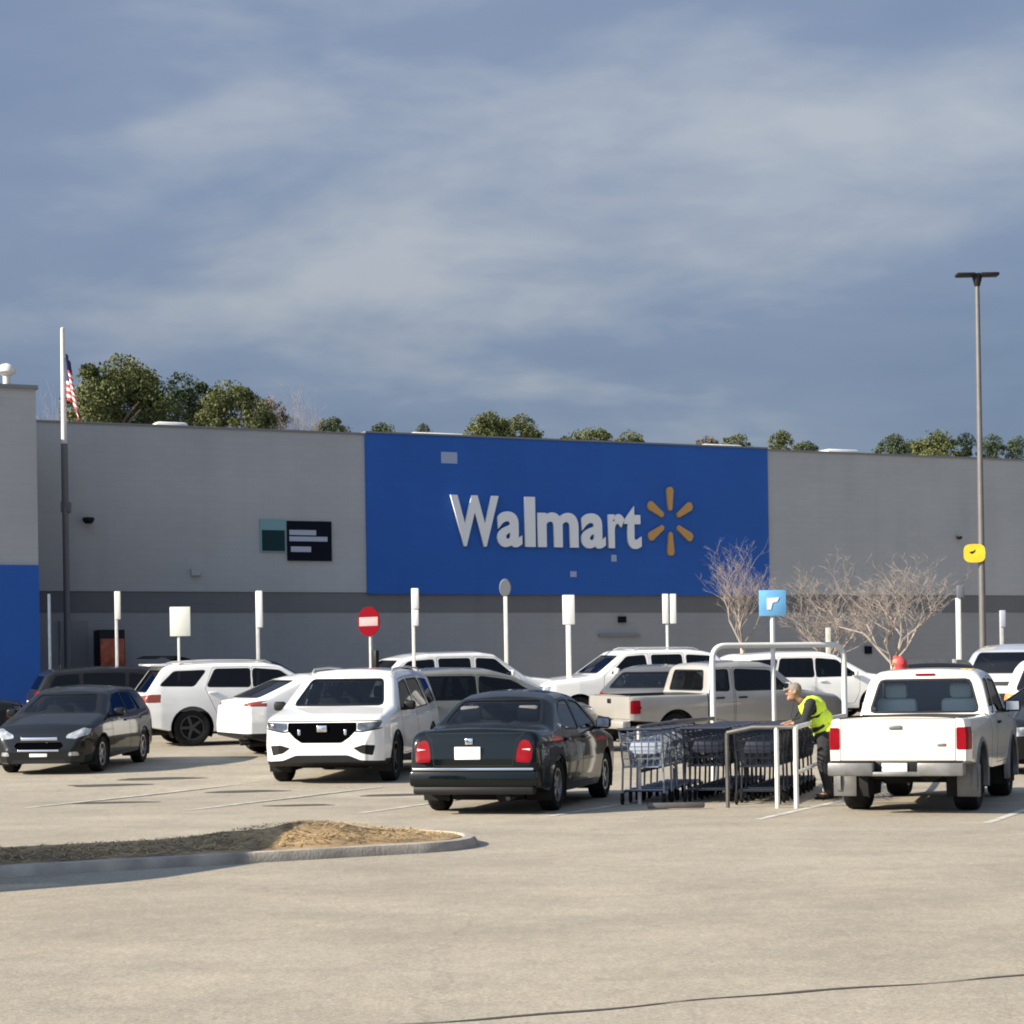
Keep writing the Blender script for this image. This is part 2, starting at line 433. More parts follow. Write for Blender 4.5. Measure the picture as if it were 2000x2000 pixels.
    for ax_ in (sp['axr'], sp['axf']):
        circ = [(ax_ + X0 + (Rw + .065) * math.cos(a), Rw + (Rw + .06) * math.sin(a)) for a in [2 * math.pi * k / 26 for k in range(26)]]
        for s in (1, -1):
            fs = carve(bm, circ, 'y', lambda f: f.calc_center_median().y * s > .3)
            bmesh.ops.delete(bm, geom=fs, context='FACES')
            yo = plan(ax_) * side(Rw + .1)
            wb = bmesh.new(); ring = []
            for k in range(15):
                a = math.pi * (k / 14) * 1.3 - .15 * math.pi
                ring.append([wb.verts.new((ax_ + X0 + (Rw + .07) * math.cos(a), s * yy, Rw + (Rw + .065) * math.sin(a))) for yy in (yo - .012, yo - .34)])
            for k in range(14): wb.faces.new((ring[k][0], ring[k + 1][0], ring[k + 1][1], ring[k][1]))
            wb.faces.new([r_[1] for r_ in ring])
            obj('wheel_arch', wb, M_WELL, root, norm=False)
            if flare:
                fb = bmesh.new(); fr_ = []
                for k in range(17):
                    a = math.pi * (k / 16) * 1.16 - .08 * math.pi; c_, s_ = math.cos(a), math.sin(a)
                    xx = ax_ + X0
                    fr_.append([fb.verts.new((xx + (Rw + q1) * c_, s * (yo + q2), Rw + (Rw + q1) * s_)) for q1, q2 in ((.058, -.06), (.06, .03), (.085, .042), (.13, .018), (.135, -.03))])
                for k in range(16):
                    for q in range(4): fb.faces.new((fr_[k][q], fr_[k + 1][q], fr_[k + 1][q + 1], fr_[k][q + 1]))
                obj('wheel_flare', fb, flare, root)
            wo = bpy.data.objects.new('wheel', wm_); link(wo, root)
            wo.location = (ax_ + X0, s * (yo - wd / 2 - .015 + sp.get('track', 0)), Rw)
            if s < 0: wo.rotation_euler = (0, 0, math.pi)
            ri = bpy.data.objects.new('rim', rm_); link(ri, wo)
    # lamps, grille, panels
    def part(nm, poly, ax, sel, m, push=.004, pair=True, rnd_=.02):
        polys = [poly, mir(poly)] if (pair and ax == 'x') else [poly]
        for p in polys:
            fs = carve(bm, rounded(p, rnd_), ax, sel)
            if fs:
                ob = obj(nm, detach(bm, fs, push), m, root, norm=False)
    for (nm, poly, m, push, pair) in sp.get('front', []):
        part(nm, poly, 'x', lambda f: FR(f) and f.calc_center_median().x > X0 + L * .6, m, push, pair)
    for (nm, poly, m, push, pair) in sp.get('rear', []):
        m = tail_m if (tail_m and nm == 'taillight') else m
        if nm in ('tailgate', 'boot_lid'):
            rs = lambda f: RE(f) and f.calc_center_median().x < X0 + L * .3 and f.material_index == 0
            for f in carve(bm, inset(poly, -.009), 'x', rs): f.material_index = 2
            fs = carve(bm, poly, 'x', lambda f: RE(f) and f.calc_center_median().x < X0 + L * .3 and f.material_index in (0, 2))
            if fs: obj(nm, detach(bm, fs, -.002), pm, root, norm=False)
        else:
            part(nm, poly, 'x', lambda f: RE(f) and f.calc_center_median().x < X0 + L * .4, m, push, pair)
    for (nm, poly, m, push) in sp.get('side_parts', []):
        m = tail_m if (tail_m and nm == 'taillight') else m
        for s in (1, -1): part(nm, sh(poly), 'y', S[s], m, push, False)
    # darker lower cladding
    if black_low:
        for f in bm.faces:
            pass
        x0b, x1b, zb_ = black_low
        for s in (1, -1):
            for f in carve(bm, sh([(x0b, .1), (x1b, .1), (x1b, zb_), (x0b, zb_)]), 'y', S[s]): f.material_index = 1
    for poly in sp.get('front_black', []):
        for f in carve(bm, rounded(poly, .04), 'x', lambda f: f.normal.x > .05 and f.calc_center_median().x > X0 + L * .6): f.material_index = 1
    for poly in sp.get('rear_black', []):
        for f in carve(bm, rounded(poly, .03), 'x', lambda f: f.normal.x < -.05 and f.calc_center_median().x < X0 + L * .3): f.material_index = 1
    for poly in sp.get('lines', []):
        for s in (1, -1):
            for f in carve(bm, sh(poly), 'y', S[s]): f.material_index = 2
    # doors
    for s in (1, -1):
        for d in sp['doors']:
            poly = rounded(sh(d), .05)
            ok = lambda f: f.normal.y * s > .12 and f.material_index in (0, 1)
            for f in carve(bm, poly, 'y', lambda f: f.normal.y * s > .12 and f.material_index == 0): f.material_index = 2
            fs = carve(bm, inset(poly, .009), 'y', lambda f: f.normal.y * s > .12)
            if not fs: continue
            keep1 = [f.calc_center_median().copy() for f in fs if f.material_index == 1]
            db = bmesh.new(); mp2 = {}; mi = []
            for f in fs:
                vs = []
                for v in f.verts:
                    if v not in mp2: mp2[v] = db.verts.new(v.co + v.normal * .002)
                    vs.append(mp2[v])
                try:
                    nf = db.faces.new(vs); nf.material_index = 1 if f.material_index == 1 else 0
                except ValueError: pass
            bmesh.ops.delete(bm, geom=fs, context='FACES')
            do = obj('door', db, [pm, M_BLK], root, norm=False)
            hx = min(p[0] for p in d) + .16; hz = sp.get('hz', sp['windows'][0][0][1] - .12)
            hb = bmesh.new(); box(hb, (X0 + hx + .02, s * (hw(hx, hz) + .018), hz), (.20, .03, .035), .01)
            obj('handle', hb, M_BLK if sp.get('blk_handle') else pm, do)
    body = obj('body', bm, BODY, root, norm=False)
    # mirrors
    mx, mz = sp['mirror']
    for s in (1, -1):
        y0 = hw(mx, mz); mb = bmesh.new()
        box(mb, (X0 + mx, s * (y0 + .13), mz + .05), (.11, .20, .15), .045, None, 3); box(mb, (X0 + mx, s * (y0 + .02), mz - .01), (.06, .14, .05), .015)
        mo = obj('mirror', mb, mirror_m or pm, root)
        gb = bmesh.new(); box(gb, (X0 + mx - .058, s * (y0 + .13), mz + .05), (.006, .16, .11), .002, None, 1); obj('mirror_glass', gb, M_CHROME, mo)
    if rails:
        r0, r1 = rails
        for s in (1, -1):
            rb = bmesh.new(); ry = s * (hw((r0 + r1) / 2, top((r0 + r1) / 2) - .02) - .02)
            pts = [(X0 + r0, ry, top(r0) + .01)] + [(X0 + r0 + .14 + (r1 - r0 - .28) * k / 8, ry, top(r0 + .14 + (r1 - r0 - .28) * k / 8) + .04) for k in range(9)] + [(X0 + r1, ry, top(r1) + .01)]
            tube(rb, pts, .017, 8); obj('roof_rail', rb, sp.get('rail_m', M_STEEL), root)
    for (nm, c, s_, bev, m) in sp.get('extra', []):
        eb = bmesh.new(); box(eb, (c[0] + X0, c[1], c[2]), s_, bev); obj(nm, eb, m if m else pm, root)
    # exhaust, underbody
    ub = bmesh.new(); zb0 = bot(L * .5)
    box(ub, (0, 0, zb0 + .02), (L * .72, plan(L * .5) * 1.1, .16), .03)
    for ax_ in (sp['axr'], sp['axf']): tube(ub, [(ax_ + X0, -plan(ax_) + .2, Rw), (ax_ + X0, plan(ax_) - .2, Rw)], .055, 8)
    tube(ub, [(X0 + .03, -.42, zb0 + .0), (X0 + .9, -.42, zb0 + .02)], .03, 8); tube(ub, [(X0 + .25, -.30, zb0 + .02), (X0 + .85, -.30, zb0 + .02)], .09, 10)
    obj('underbody', ub, M_WELL, root)
    if open_hatch:
        hb = bmesh.new(); zt = top(.6)
        pts = [(.62, zt + .02), (.40, zt + .12), (.05, zt + .20), (-.30, zt + .20), (-.52, zt + .12)]
        for (a, b), (c, d) in zip(pts, pts[1:]):
            v = [hb.verts.new((X0 + p, y, q)) for (p, q) in ((a, b), (c, d)) for y in (-.68, .68)]
            hb.faces.new((v[0], v[1], v[3], v[2]))
        bmesh.ops.solidify(hb, geom=hb.faces[:], thickness=.05)
        obj('raised_tailgate', hb, pm, root)
    return root

# ------------------------------------------------------------------ vehicle shapes (x from rear bumper, z from ground)
def W4(*p): return list(p)
SUV3 = dict(L=5.0, R=.385, axr=1.12, axf=4.03, wd=.24,
    top=[(0, .72), (.03, 1.0), (.08, 1.08), (.36, 1.60), (.52, 1.69), (1.7, 1.745), (2.75, 1.735), (3.08, 1.66), (3.86, 1.20), (4.0, 1.165), (4.72, 1.065), (4.88, 1.015), (4.95, .94), (5.0, .62)],
    bot=[(0, .45), (.5, .33), (1.5, .29), (4.0, .28), (4.6, .27), (5, .36)],
    plan=[(0, .76), (.08, .91), (.4, .98), (1.2, 1.015), (4.0, 1.015), (4.5, 1.0), (4.78, .95), (4.92, .86), (5.0, .68)],
    side=[(.2, .93), (.35, .98), (.62, 1.0), (.92, .985), (1.10, .955), (1.72, .73)], rc=[(0, .10), (3.0, .12), (3.9, .10), (5, .06)],
    windows=[[(2.44, 1.12), (3.56, 1.13), (3.02, 1.53), (2.48, 1.58)], [(1.38, 1.14), (2.36, 1.12), (2.39, 1.58), (1.52, 1.58)], [(.52, 1.19), (1.28, 1.15), (1.42, 1.57), (.72, 1.54)]],
    wind=[(-.72, 1.225), (.72, 1.225), (.585, 1.60), (-.585, 1.60)], rearwin=[(-.66, 1.17), (.66, 1.17), (.56, 1.55), (-.56, 1.55)],
    doors=[[(2.42, .42), (3.46, .42), (3.60, .72), (3.62, 1.06), (2.98, 1.61), (2.43, 1.64)], [(1.76, .42), (2.39, .42), (2.40, 1.64), (1.46, 1.63), (1.33, 1.08), (1.56, .82)]],
    cabin=(.35, 3.95), seats=[(2.55, .40), (2.55, -.40), (1.55, .40), (1.55, -.40)], zs=1.05, mirror=(3.45, 1.14),
    front=[('headlight', [(.56, .865), (.64, .84), (.89, .89), (.93, .985), (.56, .97)], M_LENSD, .004, True), ('grille', [(-.32, .66), (.32, .66), (.44, .74), (.555, .86), (.55, .975), (-.55, .975), (-.555, .86), (-.44, .74)], M_GRILLE, .02, False),
           ('fog_light', [(.50, .58), (.62, .50), (.80, .46), (.84, .62), (.66, .63)], M_BLK, .012, True)],
    front_black=[[(-.93, .99), (.93, .99), (.90, 1.006), (-.90, 1.006)], [(.48, .835), (.62, .815), (.93, .875), (.93, .895), (.60, .838), (.50, .865)], [(-.93, .875), (-.62, .815), (-.48, .835), (-.50, .865), (-.60, .838), (-.93, .895)], [(-.98, .2), (.98, .2), (.98, .37), (.62, .39), (.42, .47), (-.42, .47), (-.62, .39), (-.98, .37)]],
    rear=[('taillight', [(.55, .92), (.95, .94), (.95, 1.12), (.60, 1.08)], M_RED, .002, True)], rear_black=[[(-.95, .3), (.95, .3), (.95, .55), (-.95, .55)]],
    side_parts=[('taillight', [(.0, .95), (.30, 1.0), (.34, 1.10), (.0, 1.12)], M_RED, .002)],
    extra=[('emblem', (4.955, .0, .88), (.05, .17, .11), .02, M_CHROME), ('grille_trim', (4.94, .37, .80), (.04, .05, .14), .012, M_CHROME), ('grille_trim', (4.94, -.37, .80), (.04, .05, .14), .012, M_CHROME),
           ('number_plate', (-.01, 0, .86), (.03, .32, .16), .004, M_PLATE), ('fog_lamp', (4.86, .72, .55), (.06, .10, .07), .02, M_LENS), ('fog_lamp', (4.86, -.72, .55), (.06, .10, .07), .02, M_LENS),
           ('skid_plate', (4.93, 0, .40), (.06, .80, .05), .015, M_STEEL)])
SUVR = dict(L=5.1, R=.405, axr=1.07, axf=4.11, wd=.26,
    top=[(0, .70), (.03, 1.06), (.10, 1.14), (.50, 1.70), (.66, 1.765), (1.7, 1.805), (2.75, 1.79), (3.12, 1.70), (3.90, 1.25), (4.05, 1.21), (4.75, 1.10), (4.95, 1.0), (5.1, .62)],
    bot=[(0, .46), (.6, .34), (1.5, .30), (4.1, .30), (5.1, .36)],
    plan=[(0, .78), (.08, .90), (.4, .945), (1.2, .965), (4.1, .965), (4.7, .93), (4.95, .84), (5.1, .68)],
    side=[(.2, .93), (.35, .98), (.75, 1.0), (1.05, .99), (1.26, .955), (1.8, .76)], rc=[(0, .09), (5.1, .10)],
    windows=[[(2.44, 1.27), (3.50, 1.27), (3.05, 1.60), (2.47, 1.65)], [(1.42, 1.29), (2.36, 1.27), (2.39, 1.65), (1.62, 1.65)], [(.40, 1.33), (1.12, 1.31), (1.40, 1.63), (.72, 1.615)]],
    wind=[(-.70, 1.28), (.70, 1.28), (.58, 1.65), (-.58, 1.65)], rearwin=[(-.68, 1.20), (.68, 1.20), (.58, 1.63), (-.58, 1.63)],
    doors=[[(2.42, .42), (3.55, .42), (3.66, .75), (3.66, 1.2), (3.02, 1.68), (2.43, 1.71)], [(1.72, .42), (2.39, .42), (2.40, 1.71), (1.56, 1.70), (1.36, 1.24), (1.54, .86)]],
    cabin=(.4, 3.95), seats=[(2.55, .40), (2.55, -.40), (1.5, .4), (1.5, -.4)], zs=1.12, mirror=(3.45, 1.27),
    front=[('headlight', [(.50, .88), (.88, .88), (.90, 1.02), (.50, 1.0)], M_LENS, .004, True), ('grille', [(-.45, .74), (.45, .74), (.5, .98), (-.5, .98)], M_GRILLE, .02, False)],
    rear=[('taillight', [(.42, .98), (.94, .96), (.95, 1.14), (.42, 1.10)], M_RED, .002, True)],
    side_parts=[('taillight', [(0, .99), (.34, 1.06), (.40, 1.13), (0, 1.13)], M_RED, .002)],
    extra=[('spoiler', (.42, 0, 1.765), (.40, 1.28, .05), .02, None), ('number_plate', (-.01, 0, .86), (.03, .32, .16), .004, M_PLATE), ('emblem', (5.05, 0, .87), (.05, .14, .10), .02, M_CHROME)])
CROSS = dict(L=4.65, R=.355, axr=.95, axf=3.66, wd=.22,
    top=[(0, .66), (.03, .98), (.10, 1.08), (.30, 1.13), (1.20, 1.49), (1.5, 1.555), (2.1, 1.585), (2.55, 1.545), (2.85, 1.45), (3.5, 1.10), (3.65, 1.06), (4.35, .94), (4.57, .80), (4.65, .52)],
    bot=[(0, .40), (.5, .28), (1.5, .25), (3.7, .25), (4.65, .32)],
    plan=[(0, .70), (.08, .83), (.4, .90), (1.2, .92), (3.7, .92), (4.3, .87), (4.55, .74), (4.65, .58)],
    side=[(.2, .93), (.35, .98), (.7, 1.0), (.92, .985), (1.06, .95), (1.58, .70)], rc=[(0, .10), (4.65, .09)],
    windows=[[(2.20, 1.08), (3.22, 1.07), (2.74, 1.38), (2.24, 1.43)], [(1.25, 1.12), (2.12, 1.08), (2.15, 1.43), (1.55, 1.42)]],
    wind=[(-.68, 1.13), (.68, 1.13), (.54, 1.43), (-.54, 1.43)], rearwin=[(-.64, 1.17), (.64, 1.17), (.54, 1.45), (-.54, 1.45)],
    doors=[[(2.18, .36), (3.1, .36), (3.28, .7), (3.30, 1.0), (2.72, 1.46), (2.19, 1.48)], [(1.48, .36), (2.15, .36), (2.16, 1.48), (1.46, 1.46), (1.16, 1.05), (1.36, .78)]],
    cabin=(.6, 3.5), seats=[(2.25, .38), (2.25, -.38), (1.35, .38), (1.35, -.38)], zs=.95, mirror=(3.1, 1.07),
    front=[('headlight', [(.48, .72), (.84, .74), (.86, .87), (.48, .82)], M_LENS, .004, True), ('grille', [(-.35, .45), (.35, .45), (.45, .80), (-.45, .80)], M_GRILLE, .02, False)],
    rear=[('taillight', [(.55, 1.0), (.9, .98), (.92, 1.05), (.6, 1.05)], M_RED, .002, True)], rear_black=[[(-.95, .2), (.95, .2), (.95, .46), (-.95, .46)]],
    side_parts=[('taillight', [(0, .98), (.18, 1.01), (.46, 1.10), (.28, 1.09), (0, 1.05)], M_RED, .002)],
    extra=[('number_plate', (-.01, 0, .80), (.03, .32, .16), .004, M_PLATE)])
BIG = dict(L=5.2, R=.40, axr=1.2, axf=4.2, wd=.26,
    top=[(0, .80), (.04, 1.12), (.14, 1.26), (.30, 1.52), (.56, 1.76), (.90, 1.84), (1.25, 1.885), (2.6, 1.895), (2.95, 1.84), (3.68, 1.32), (3.85, 1.27), (4.85, 1.17), (5.08, 1.05), (5.2, .70)],
    bot=[(0, .48), (.6, .38), (4.2, .36), (5.2, .40)],
    plan=[(0, .84), (.08, .94), (.4, .98), (1.2, 1.0), (4.2, 1.0), (4.8, .96), (5.08, .86), (5.2, .74)],
    side=[(.3, .96), (.8, 1.0), (1.1, .99), (1.30, .965), (1.9, .78)], rc=[(0, .09), (5.2, .09)],
    windows=[[(2.42, 1.33), (3.36, 1.33), (2.93, 1.72), (2.46, 1.75)], [(1.50, 1.34), (2.28, 1.33), (2.28, 1.75), (1.50, 1.75)], [(.34, 1.36), (1.36, 1.34), (1.36, 1.74), (.74, 1.70)]],
    wind=[(-.74, 1.36), (.74, 1.36), (.62, 1.74), (-.62, 1.74)], rearwin=[(-.74, 1.3), (.74, 1.3), (.64, 1.72), (-.64, 1.72)],
    doors=[[(2.36, .5), (3.5, .5), (3.6, .8), (3.56, 1.28), (2.93, 1.79), (2.37, 1.81)], [(1.82, .5), (2.33, .5), (2.34, 1.81), (1.44, 1.81), (1.44, 1.22), (1.66, .9)]],
    cabin=(.4, 3.8), seats=[(2.5, .42), (2.5, -.42), (1.6, .42), (1.6, -.42)], zs=1.18, mirror=(3.28, 1.34),
    front=[('headlight', [(.55, .86), (.90, .86), (.92, 1.05), (.55, 1.05)], M_LENS, .004, True), ('grille', [(-.50, .74), (.50, .74), (.5, 1.05), (-.5, 1.05)], M_GRILLE, .02, False)],
    rear=[('taillight', [(.78, .95), (.98, .95), (.96, 1.30), (.80, 1.30)], M_RED, .002, True)], rear_black=[[(-1, .3), (1, .3), (1, .66), (-1, .66)]],
    side_parts=[('taillight', [(0, .98), (.10, .98), (.12, 1.28), (0, 1.28)], M_RED, .002)],
    extra=[('number_plate', (-.01, 0, .92), (.03, .32, .16), .004, M_PLATE)])
VAN = dict(L=4.95, R=.35, axr=1.0, axf=3.95, wd=.23,
    top=[(0, .7), (.03, 1.02), (.10, 1.10), (.34, 1.52), (.5, 1.60), (1.8, 1.665), (2.6, 1.645), (3.05, 1.52), (3.95, 1.10), (4.15, 1.04), (4.7, .90), (4.88, .78), (4.95, .5)],
    bot=[(0, .36), (.5, .27), (4, .24), (4.95, .3)],
    plan=[(0, .78), (.08, .88), (.4, .93), (1.2, .95), (3.9, .95), (4.5, .90), (4.8, .78), (4.95, .6)],
    side=[(.2, .94), (.4, .99), (.7, 1.0), (.95, .98), (1.08, .955), (1.66, .77)], rc=[(0, .10), (4.95, .09)],
    windows=[[(2.30, 1.10), (3.52, 1.12), (2.98, 1.43), (2.34, 1.52)], [(1.22, 1.11), (2.22, 1.10), (2.24, 1.52), (1.22, 1.53)], [(.36, 1.13), (1.12, 1.11), (1.12, 1.52), (.56, 1.48)]],
    wind=[(-.70, 1.16), (.70, 1.16), (.60, 1.50), (-.60, 1.50)], rearwin=[(-.68, 1.15), (.68, 1.15), (.60, 1.48), (-.60, 1.48)],
    doors=[[(2.28, .36), (3.36, .36), (3.52, .7), (3.54, 1.06), (2.98, 1.50), (2.29, 1.57)], [(1.45, .36), (2.25, .36), (2.26, 1.57), (1.18, 1.58), (1.18, 1.0), (1.38, .75)]],
    cabin=(.35, 3.8), seats=[(2.45, .40), (2.45, -.40), (1.5, .4), (1.5, -.4)], zs=1.05, mirror=(3.4, 1.1),
    front=[('headlight', [(.50, .72), (.84, .74), (.86, .88), (.5, .84)], M_LENS, .004, True), ('grille', [(-.4, .5), (.4, .5), (.45, .8), (-.45, .8)], M_GRILLE, .02, False)],
    rear=[('taillight', [(.68, .82), (.93, .82), (.90, 1.12), (.70, 1.12)], M_RED, .002, True)],
    side_parts=[('taillight', [(0, .84), (.18, .86), (.24, 1.10), (0, 1.12)], M_RED, .002)],
    extra=[('number_plate', (-.01, 0, .80), (.03, .32, .16), .004, M_PLATE)])
SEDAN = dict(L=4.68, R=.318, axr=1.0, axf=3.70, wd=.21,
    top=[(0, .585), (.025, .80), (.07, .95), (.14, 1.0), (.30, 1.015), (.72, 1.03), (.84, 1.06), (1.42, 1.37), (1.7, 1.435), (2.2, 1.46), (2.7, 1.42), (2.95, 1.34), (3.5, 1.02), (3.65, .97), (4.35, .84), (4.58, .72), (4.68, .48)],
    bot=[(0, .33), (.5, .25), (1.5, .21), (3.7, .2), (4.68, .26)],
    plan=[(0, .71), (.05, .78), (.14, .815), (.5, .835), (1.2, .84), (3.7, .84), (4.3, .80), (4.58, .70), (4.68, .54)],
    side=[(.2, .94), (.35, .985), (.6, 1.0), (.82, .985), (.98, .95), (1.46, .68)], rc=[(0, .08), (.7, .10), (1.4, .12), (3, .12), (4.68, .08)],
    windows=[[(2.24, .99), (3.20, .98), (2.72, 1.30), (2.27, 1.345)], [(1.36, 1.01), (2.16, .99), (2.18, 1.345), (1.74, 1.33), (1.50, 1.22)]],
    wind=[(-.64, 1.05), (.64, 1.05), (.50, 1.34), (-.50, 1.34)], rearwin=[(-.61, 1.075), (.61, 1.075), (.50, 1.355), (-.50, 1.355)], rear_glass=M_GLASS,
    doors=[[(2.22, .30), (3.08, .30), (3.24, .6), (3.25, .93), (2.72, 1.35), (2.23, 1.39)], [(1.48, .30), (2.19, .30), (2.20, 1.39), (1.66, 1.36), (1.26, .97), (1.34, .72)]],
    cabin=(.75, 3.45), seats=[(2.35, .37), (2.35, -.37), (1.35, .37), (1.35, -.37)], zs=.86, zf=.62, mirror=(3.08, .98),
    front=[('headlight', [(.46, .60), (.80, .62), (.82, .76), (.46, .74)], M_LENS, .004, True), ('grille', [(-.42, .55), (.42, .55), (.42, .74), (-.42, .74)], M_GRILLE, .02, False)],
    rear=[('taillight', [(.53, .64), (.69, .63), (.72, .66), (.725, .80), (.69, .88), (.62, .905), (.57, .88), (.54, .78)], M_RED, .002, True),
          ('boot_lid', [(-.48, .60), (.48, .60), (.52, .90), (.60, .975), (-.60, .975), (-.52, .90)], None, 0, False)],
    side_parts=[],
    extra=[('reverse_lamp', (.052, .63, .765), (.04, .15, .07), .012, M_CLEAR), ('reverse_lamp', (.052, -.63, .765), (.04, .15, .07), .012, M_CLEAR), ('number_plate', (-.005, .06, .745), (.03, .32, .15), .004, M_PLATE), ('bumper_trim', (.0, 0, .555), (.05, 1.50, .030), .008, M_CHROME), ('emblem', (.035, .05, .885), (.03, .10, .075), .012, M_CHROME),
           ('bumper', (.03, 0, .44), (.12, 1.60, .20), .05, None), ('lower_valance', (.06, 0, .30), (.16, 1.5, .10), .03, M_BLK)])
HATCH = dict(L=4.36, R=.318, axr=.83, axf=3.47, wd=.21,
    top=[(0, .60), (.03, .92), (.12, 1.04), (.50, 1.38), (.68, 1.43), (1.7, 1.47), (2.2, 1.44), (2.5, 1.37), (3.22, 1.02), (3.38, .985), (3.98, .84), (4.16, .76), (4.28, .64), (4.36, .42)],
    bot=[(0, .34), (.5, .25), (3.5, .2), (4.36, .2)],
    plan=[(0, .70), (.08, .84), (.4, .89), (1.2, .91), (3.5, .91), (4.0, .86), (4.22, .77), (4.36, .58)],
    side=[(.2, .94), (.35, .985), (.6, 1.0), (.82, .985), (.98, .95), (1.47, .70)], rc=[(0, .10), (4.36, .09)],
    windows=[[(1.86, .98), (2.86, .97), (2.40, 1.31), (1.90, 1.36)], [(.92, 1.03), (1.78, .99), (1.80, 1.36), (1.15, 1.33)]],
    wind=[(-.66, 1.05), (.66, 1.05), (.52, 1.345), (-.52, 1.345)], rearwin=[(-.6, 1.08), (.6, 1.08), (.5, 1.34), (-.5, 1.34)],
    doors=[[(1.84, .30), (2.76, .30), (2.92, .62), (2.94, .93), (2.40, 1.37), (1.85, 1.41)], [(1.25, .30), (1.81, .30), (1.82, 1.41), (1.06, 1.37), (.84, .98), (1.15, .75)]],
    cabin=(.5, 3.25), seats=[(2.0, .37), (2.0, -.37), (1.1, .37), (1.1, -.37)], zs=.90, zf=.62, mirror=(2.80, .98),
    front=[('headlight', [(.46, .64), (.62, .62), (.83, .69), (.85, .79), (.72, .81), (.48, .70)], M_LENS, .004, True), ('grille', [(-.44, .50), (-.36, .44), (.36, .44), (.44, .50), (.40, .565), (-.40, .565)], M_GRILLE, .02, False),
           ('fog_light', [(.52, .33), (.70, .33), (.68, .40), (.54, .40)], M_LENS, .004, True)],
    front_black=[[(-.5, .16), (.5, .16), (.46, .27), (-.46, .27)]], rear=[('taillight', [(.6, .85), (.88, .85), (.84, 1.06), (.66, 1.06)], M_RED, .002, True)],
    side_parts=[],
    extra=[('grille_trim', (4.285, 0, .625), (.05, .66, .06), .018, M_CHROME), ('grille_trim', (4.352, 0, .425), (.05, .74, .04), .014, M_CHROME), ('number_plate', (4.355, .0, .345), (.03, .31, .055), .004, M_PLATE)])
M_LINER = mat('bed_liner', (0.03, 0.03, 0.03), 0.8)
M_BUMP = mat('step_bumper', (0.15, 0.15, 0.147), 0.45, 0.4, var=0.3, vscale=5)
TRUCK = dict(L=4.78, R=.375, axr=1.02, axf=3.88, wd=.27, sm=.014, crown=.02, zf=.8, bed=(.07, 1.84, .685), bed_m=M_LINER,
    top=[(0, 1.10), (1.86, 1.10), (1.885, 1.11), (1.915, 1.15), (2.02, 1.56), (2.07, 1.615), (2.16, 1.645), (2.6, 1.665), (2.95, 1.64), (3.12, 1.58), (3.60, 1.15), (3.72, 1.11), (4.45, 1.02), (4.62, .96), (4.72, .86), (4.78, .55)],
    bot=[(0, .60), (.5, .56), (1.3, .50), (2.0, .44), (3.6, .42), (4.78, .42)],
    plan=[(0, .765), (.03, .79), (.2, .815), (1.5, .825), (4.0, .83), (4.5, .81), (4.70, .75), (4.78, .68)],
    side=[(.4, .955), (.6, .99), (.9, 1.0), (1.06, .975), (1.12, .955), (1.66, .80)], rc=[(0, .035), (1.8, .035), (1.95, .10), (2.1, .13), (4.78, .08)],
    windows=[[(2.42, 1.13), (3.30, 1.13), (2.98, 1.50), (2.46, 1.53)], [(2.06, 1.14), (2.34, 1.13), (2.36, 1.53), (2.10, 1.52)]],
    wind=[(-.66, 1.18), (.66, 1.18), (.56, 1.56), (-.56, 1.56)], rearwin=[(-.65, 1.15), (.65, 1.15), (.54, 1.525), (-.54, 1.525)], rear_glass=M_GLASS,
    doors=[[(2.38, .50), (3.36, .50), (3.42, .8), (3.42, 1.08), (3.0, 1.56), (2.40, 1.58)]],
    lines=[[(1.872, .3), (1.895, .3), (1.895, 1.12), (1.872, 1.12)]],
    cabin=(1.95, 3.65), seats=[(2.38, .40), (2.38, -.40)], zs=1.06, mirror=(3.22, 1.14),
    front=[('headlight', [(.52, .78), (.80, .78), (.82, .95), (.52, .95)], M_LENS, .004, True), ('grille', [(-.48, .74), (.48, .74), (.48, .95), (-.48, .95)], M_GRILLE, .02, False)],
    rear=[('taillight', [(.665, .745), (.83, .745), (.83, 1.0), (.665, 1.0)], M_RED, -.004, True), ('tailgate', [(-.65, .625), (.65, .625), (.65, 1.095), (-.65, 1.095)], None, 0, False)],
    side_parts=[], hz=1.0, blk_handle=True,
    extra=[('bumper', (-.11, .51, .53), (.20, .52, .155), .022, M_BUMP), ('bumper', (-.11, -.51, .53), (.20, .52, .155), .022, M_BUMP), ('bumper', (-.10, 0, .475), (.20, .60, .05), .014, M_BUMP), ('plate_recess', (-.05, 0, .55), (.08, .56, .13), .01, M_BLK), ('number_plate', (-.10, .02, .545), (.02, .29, .105), .004, mat('plate_dull', (.55, .55, .54), .6)), ('tailgate_handle', (-.006, .02, 1.0), (.03, .15, .05), .012, M_BUMP),
           ('brake_light', (2.04, 0, 1.60), (.06, .24, .028), .008, M_RED), ('badge', (-.006, -.50, .80), (.016, .10, .035), .006, M_BUMP), ('bumper_step', (-.12, .50, .618), (.18, .5, .012), .004, M_BLK), ('bumper_step', (-.12, -.50, .618), (.18, .5, .012), .004, M_BLK),
           ('mud_flap', (.56, .72, .37), (.02, .27, .38), .006, M_BUMP), ('mud_flap', (.56, -.72, .37), (.02, .27, .38), .006, M_BUMP), ('spare_tyre', (.9, .0, .44), (.60, .60, .2), .09, M_RUB)])
import copy as _cp
def variant(base, **kw):
    d = _cp.copy(base); d.update(kw); return d
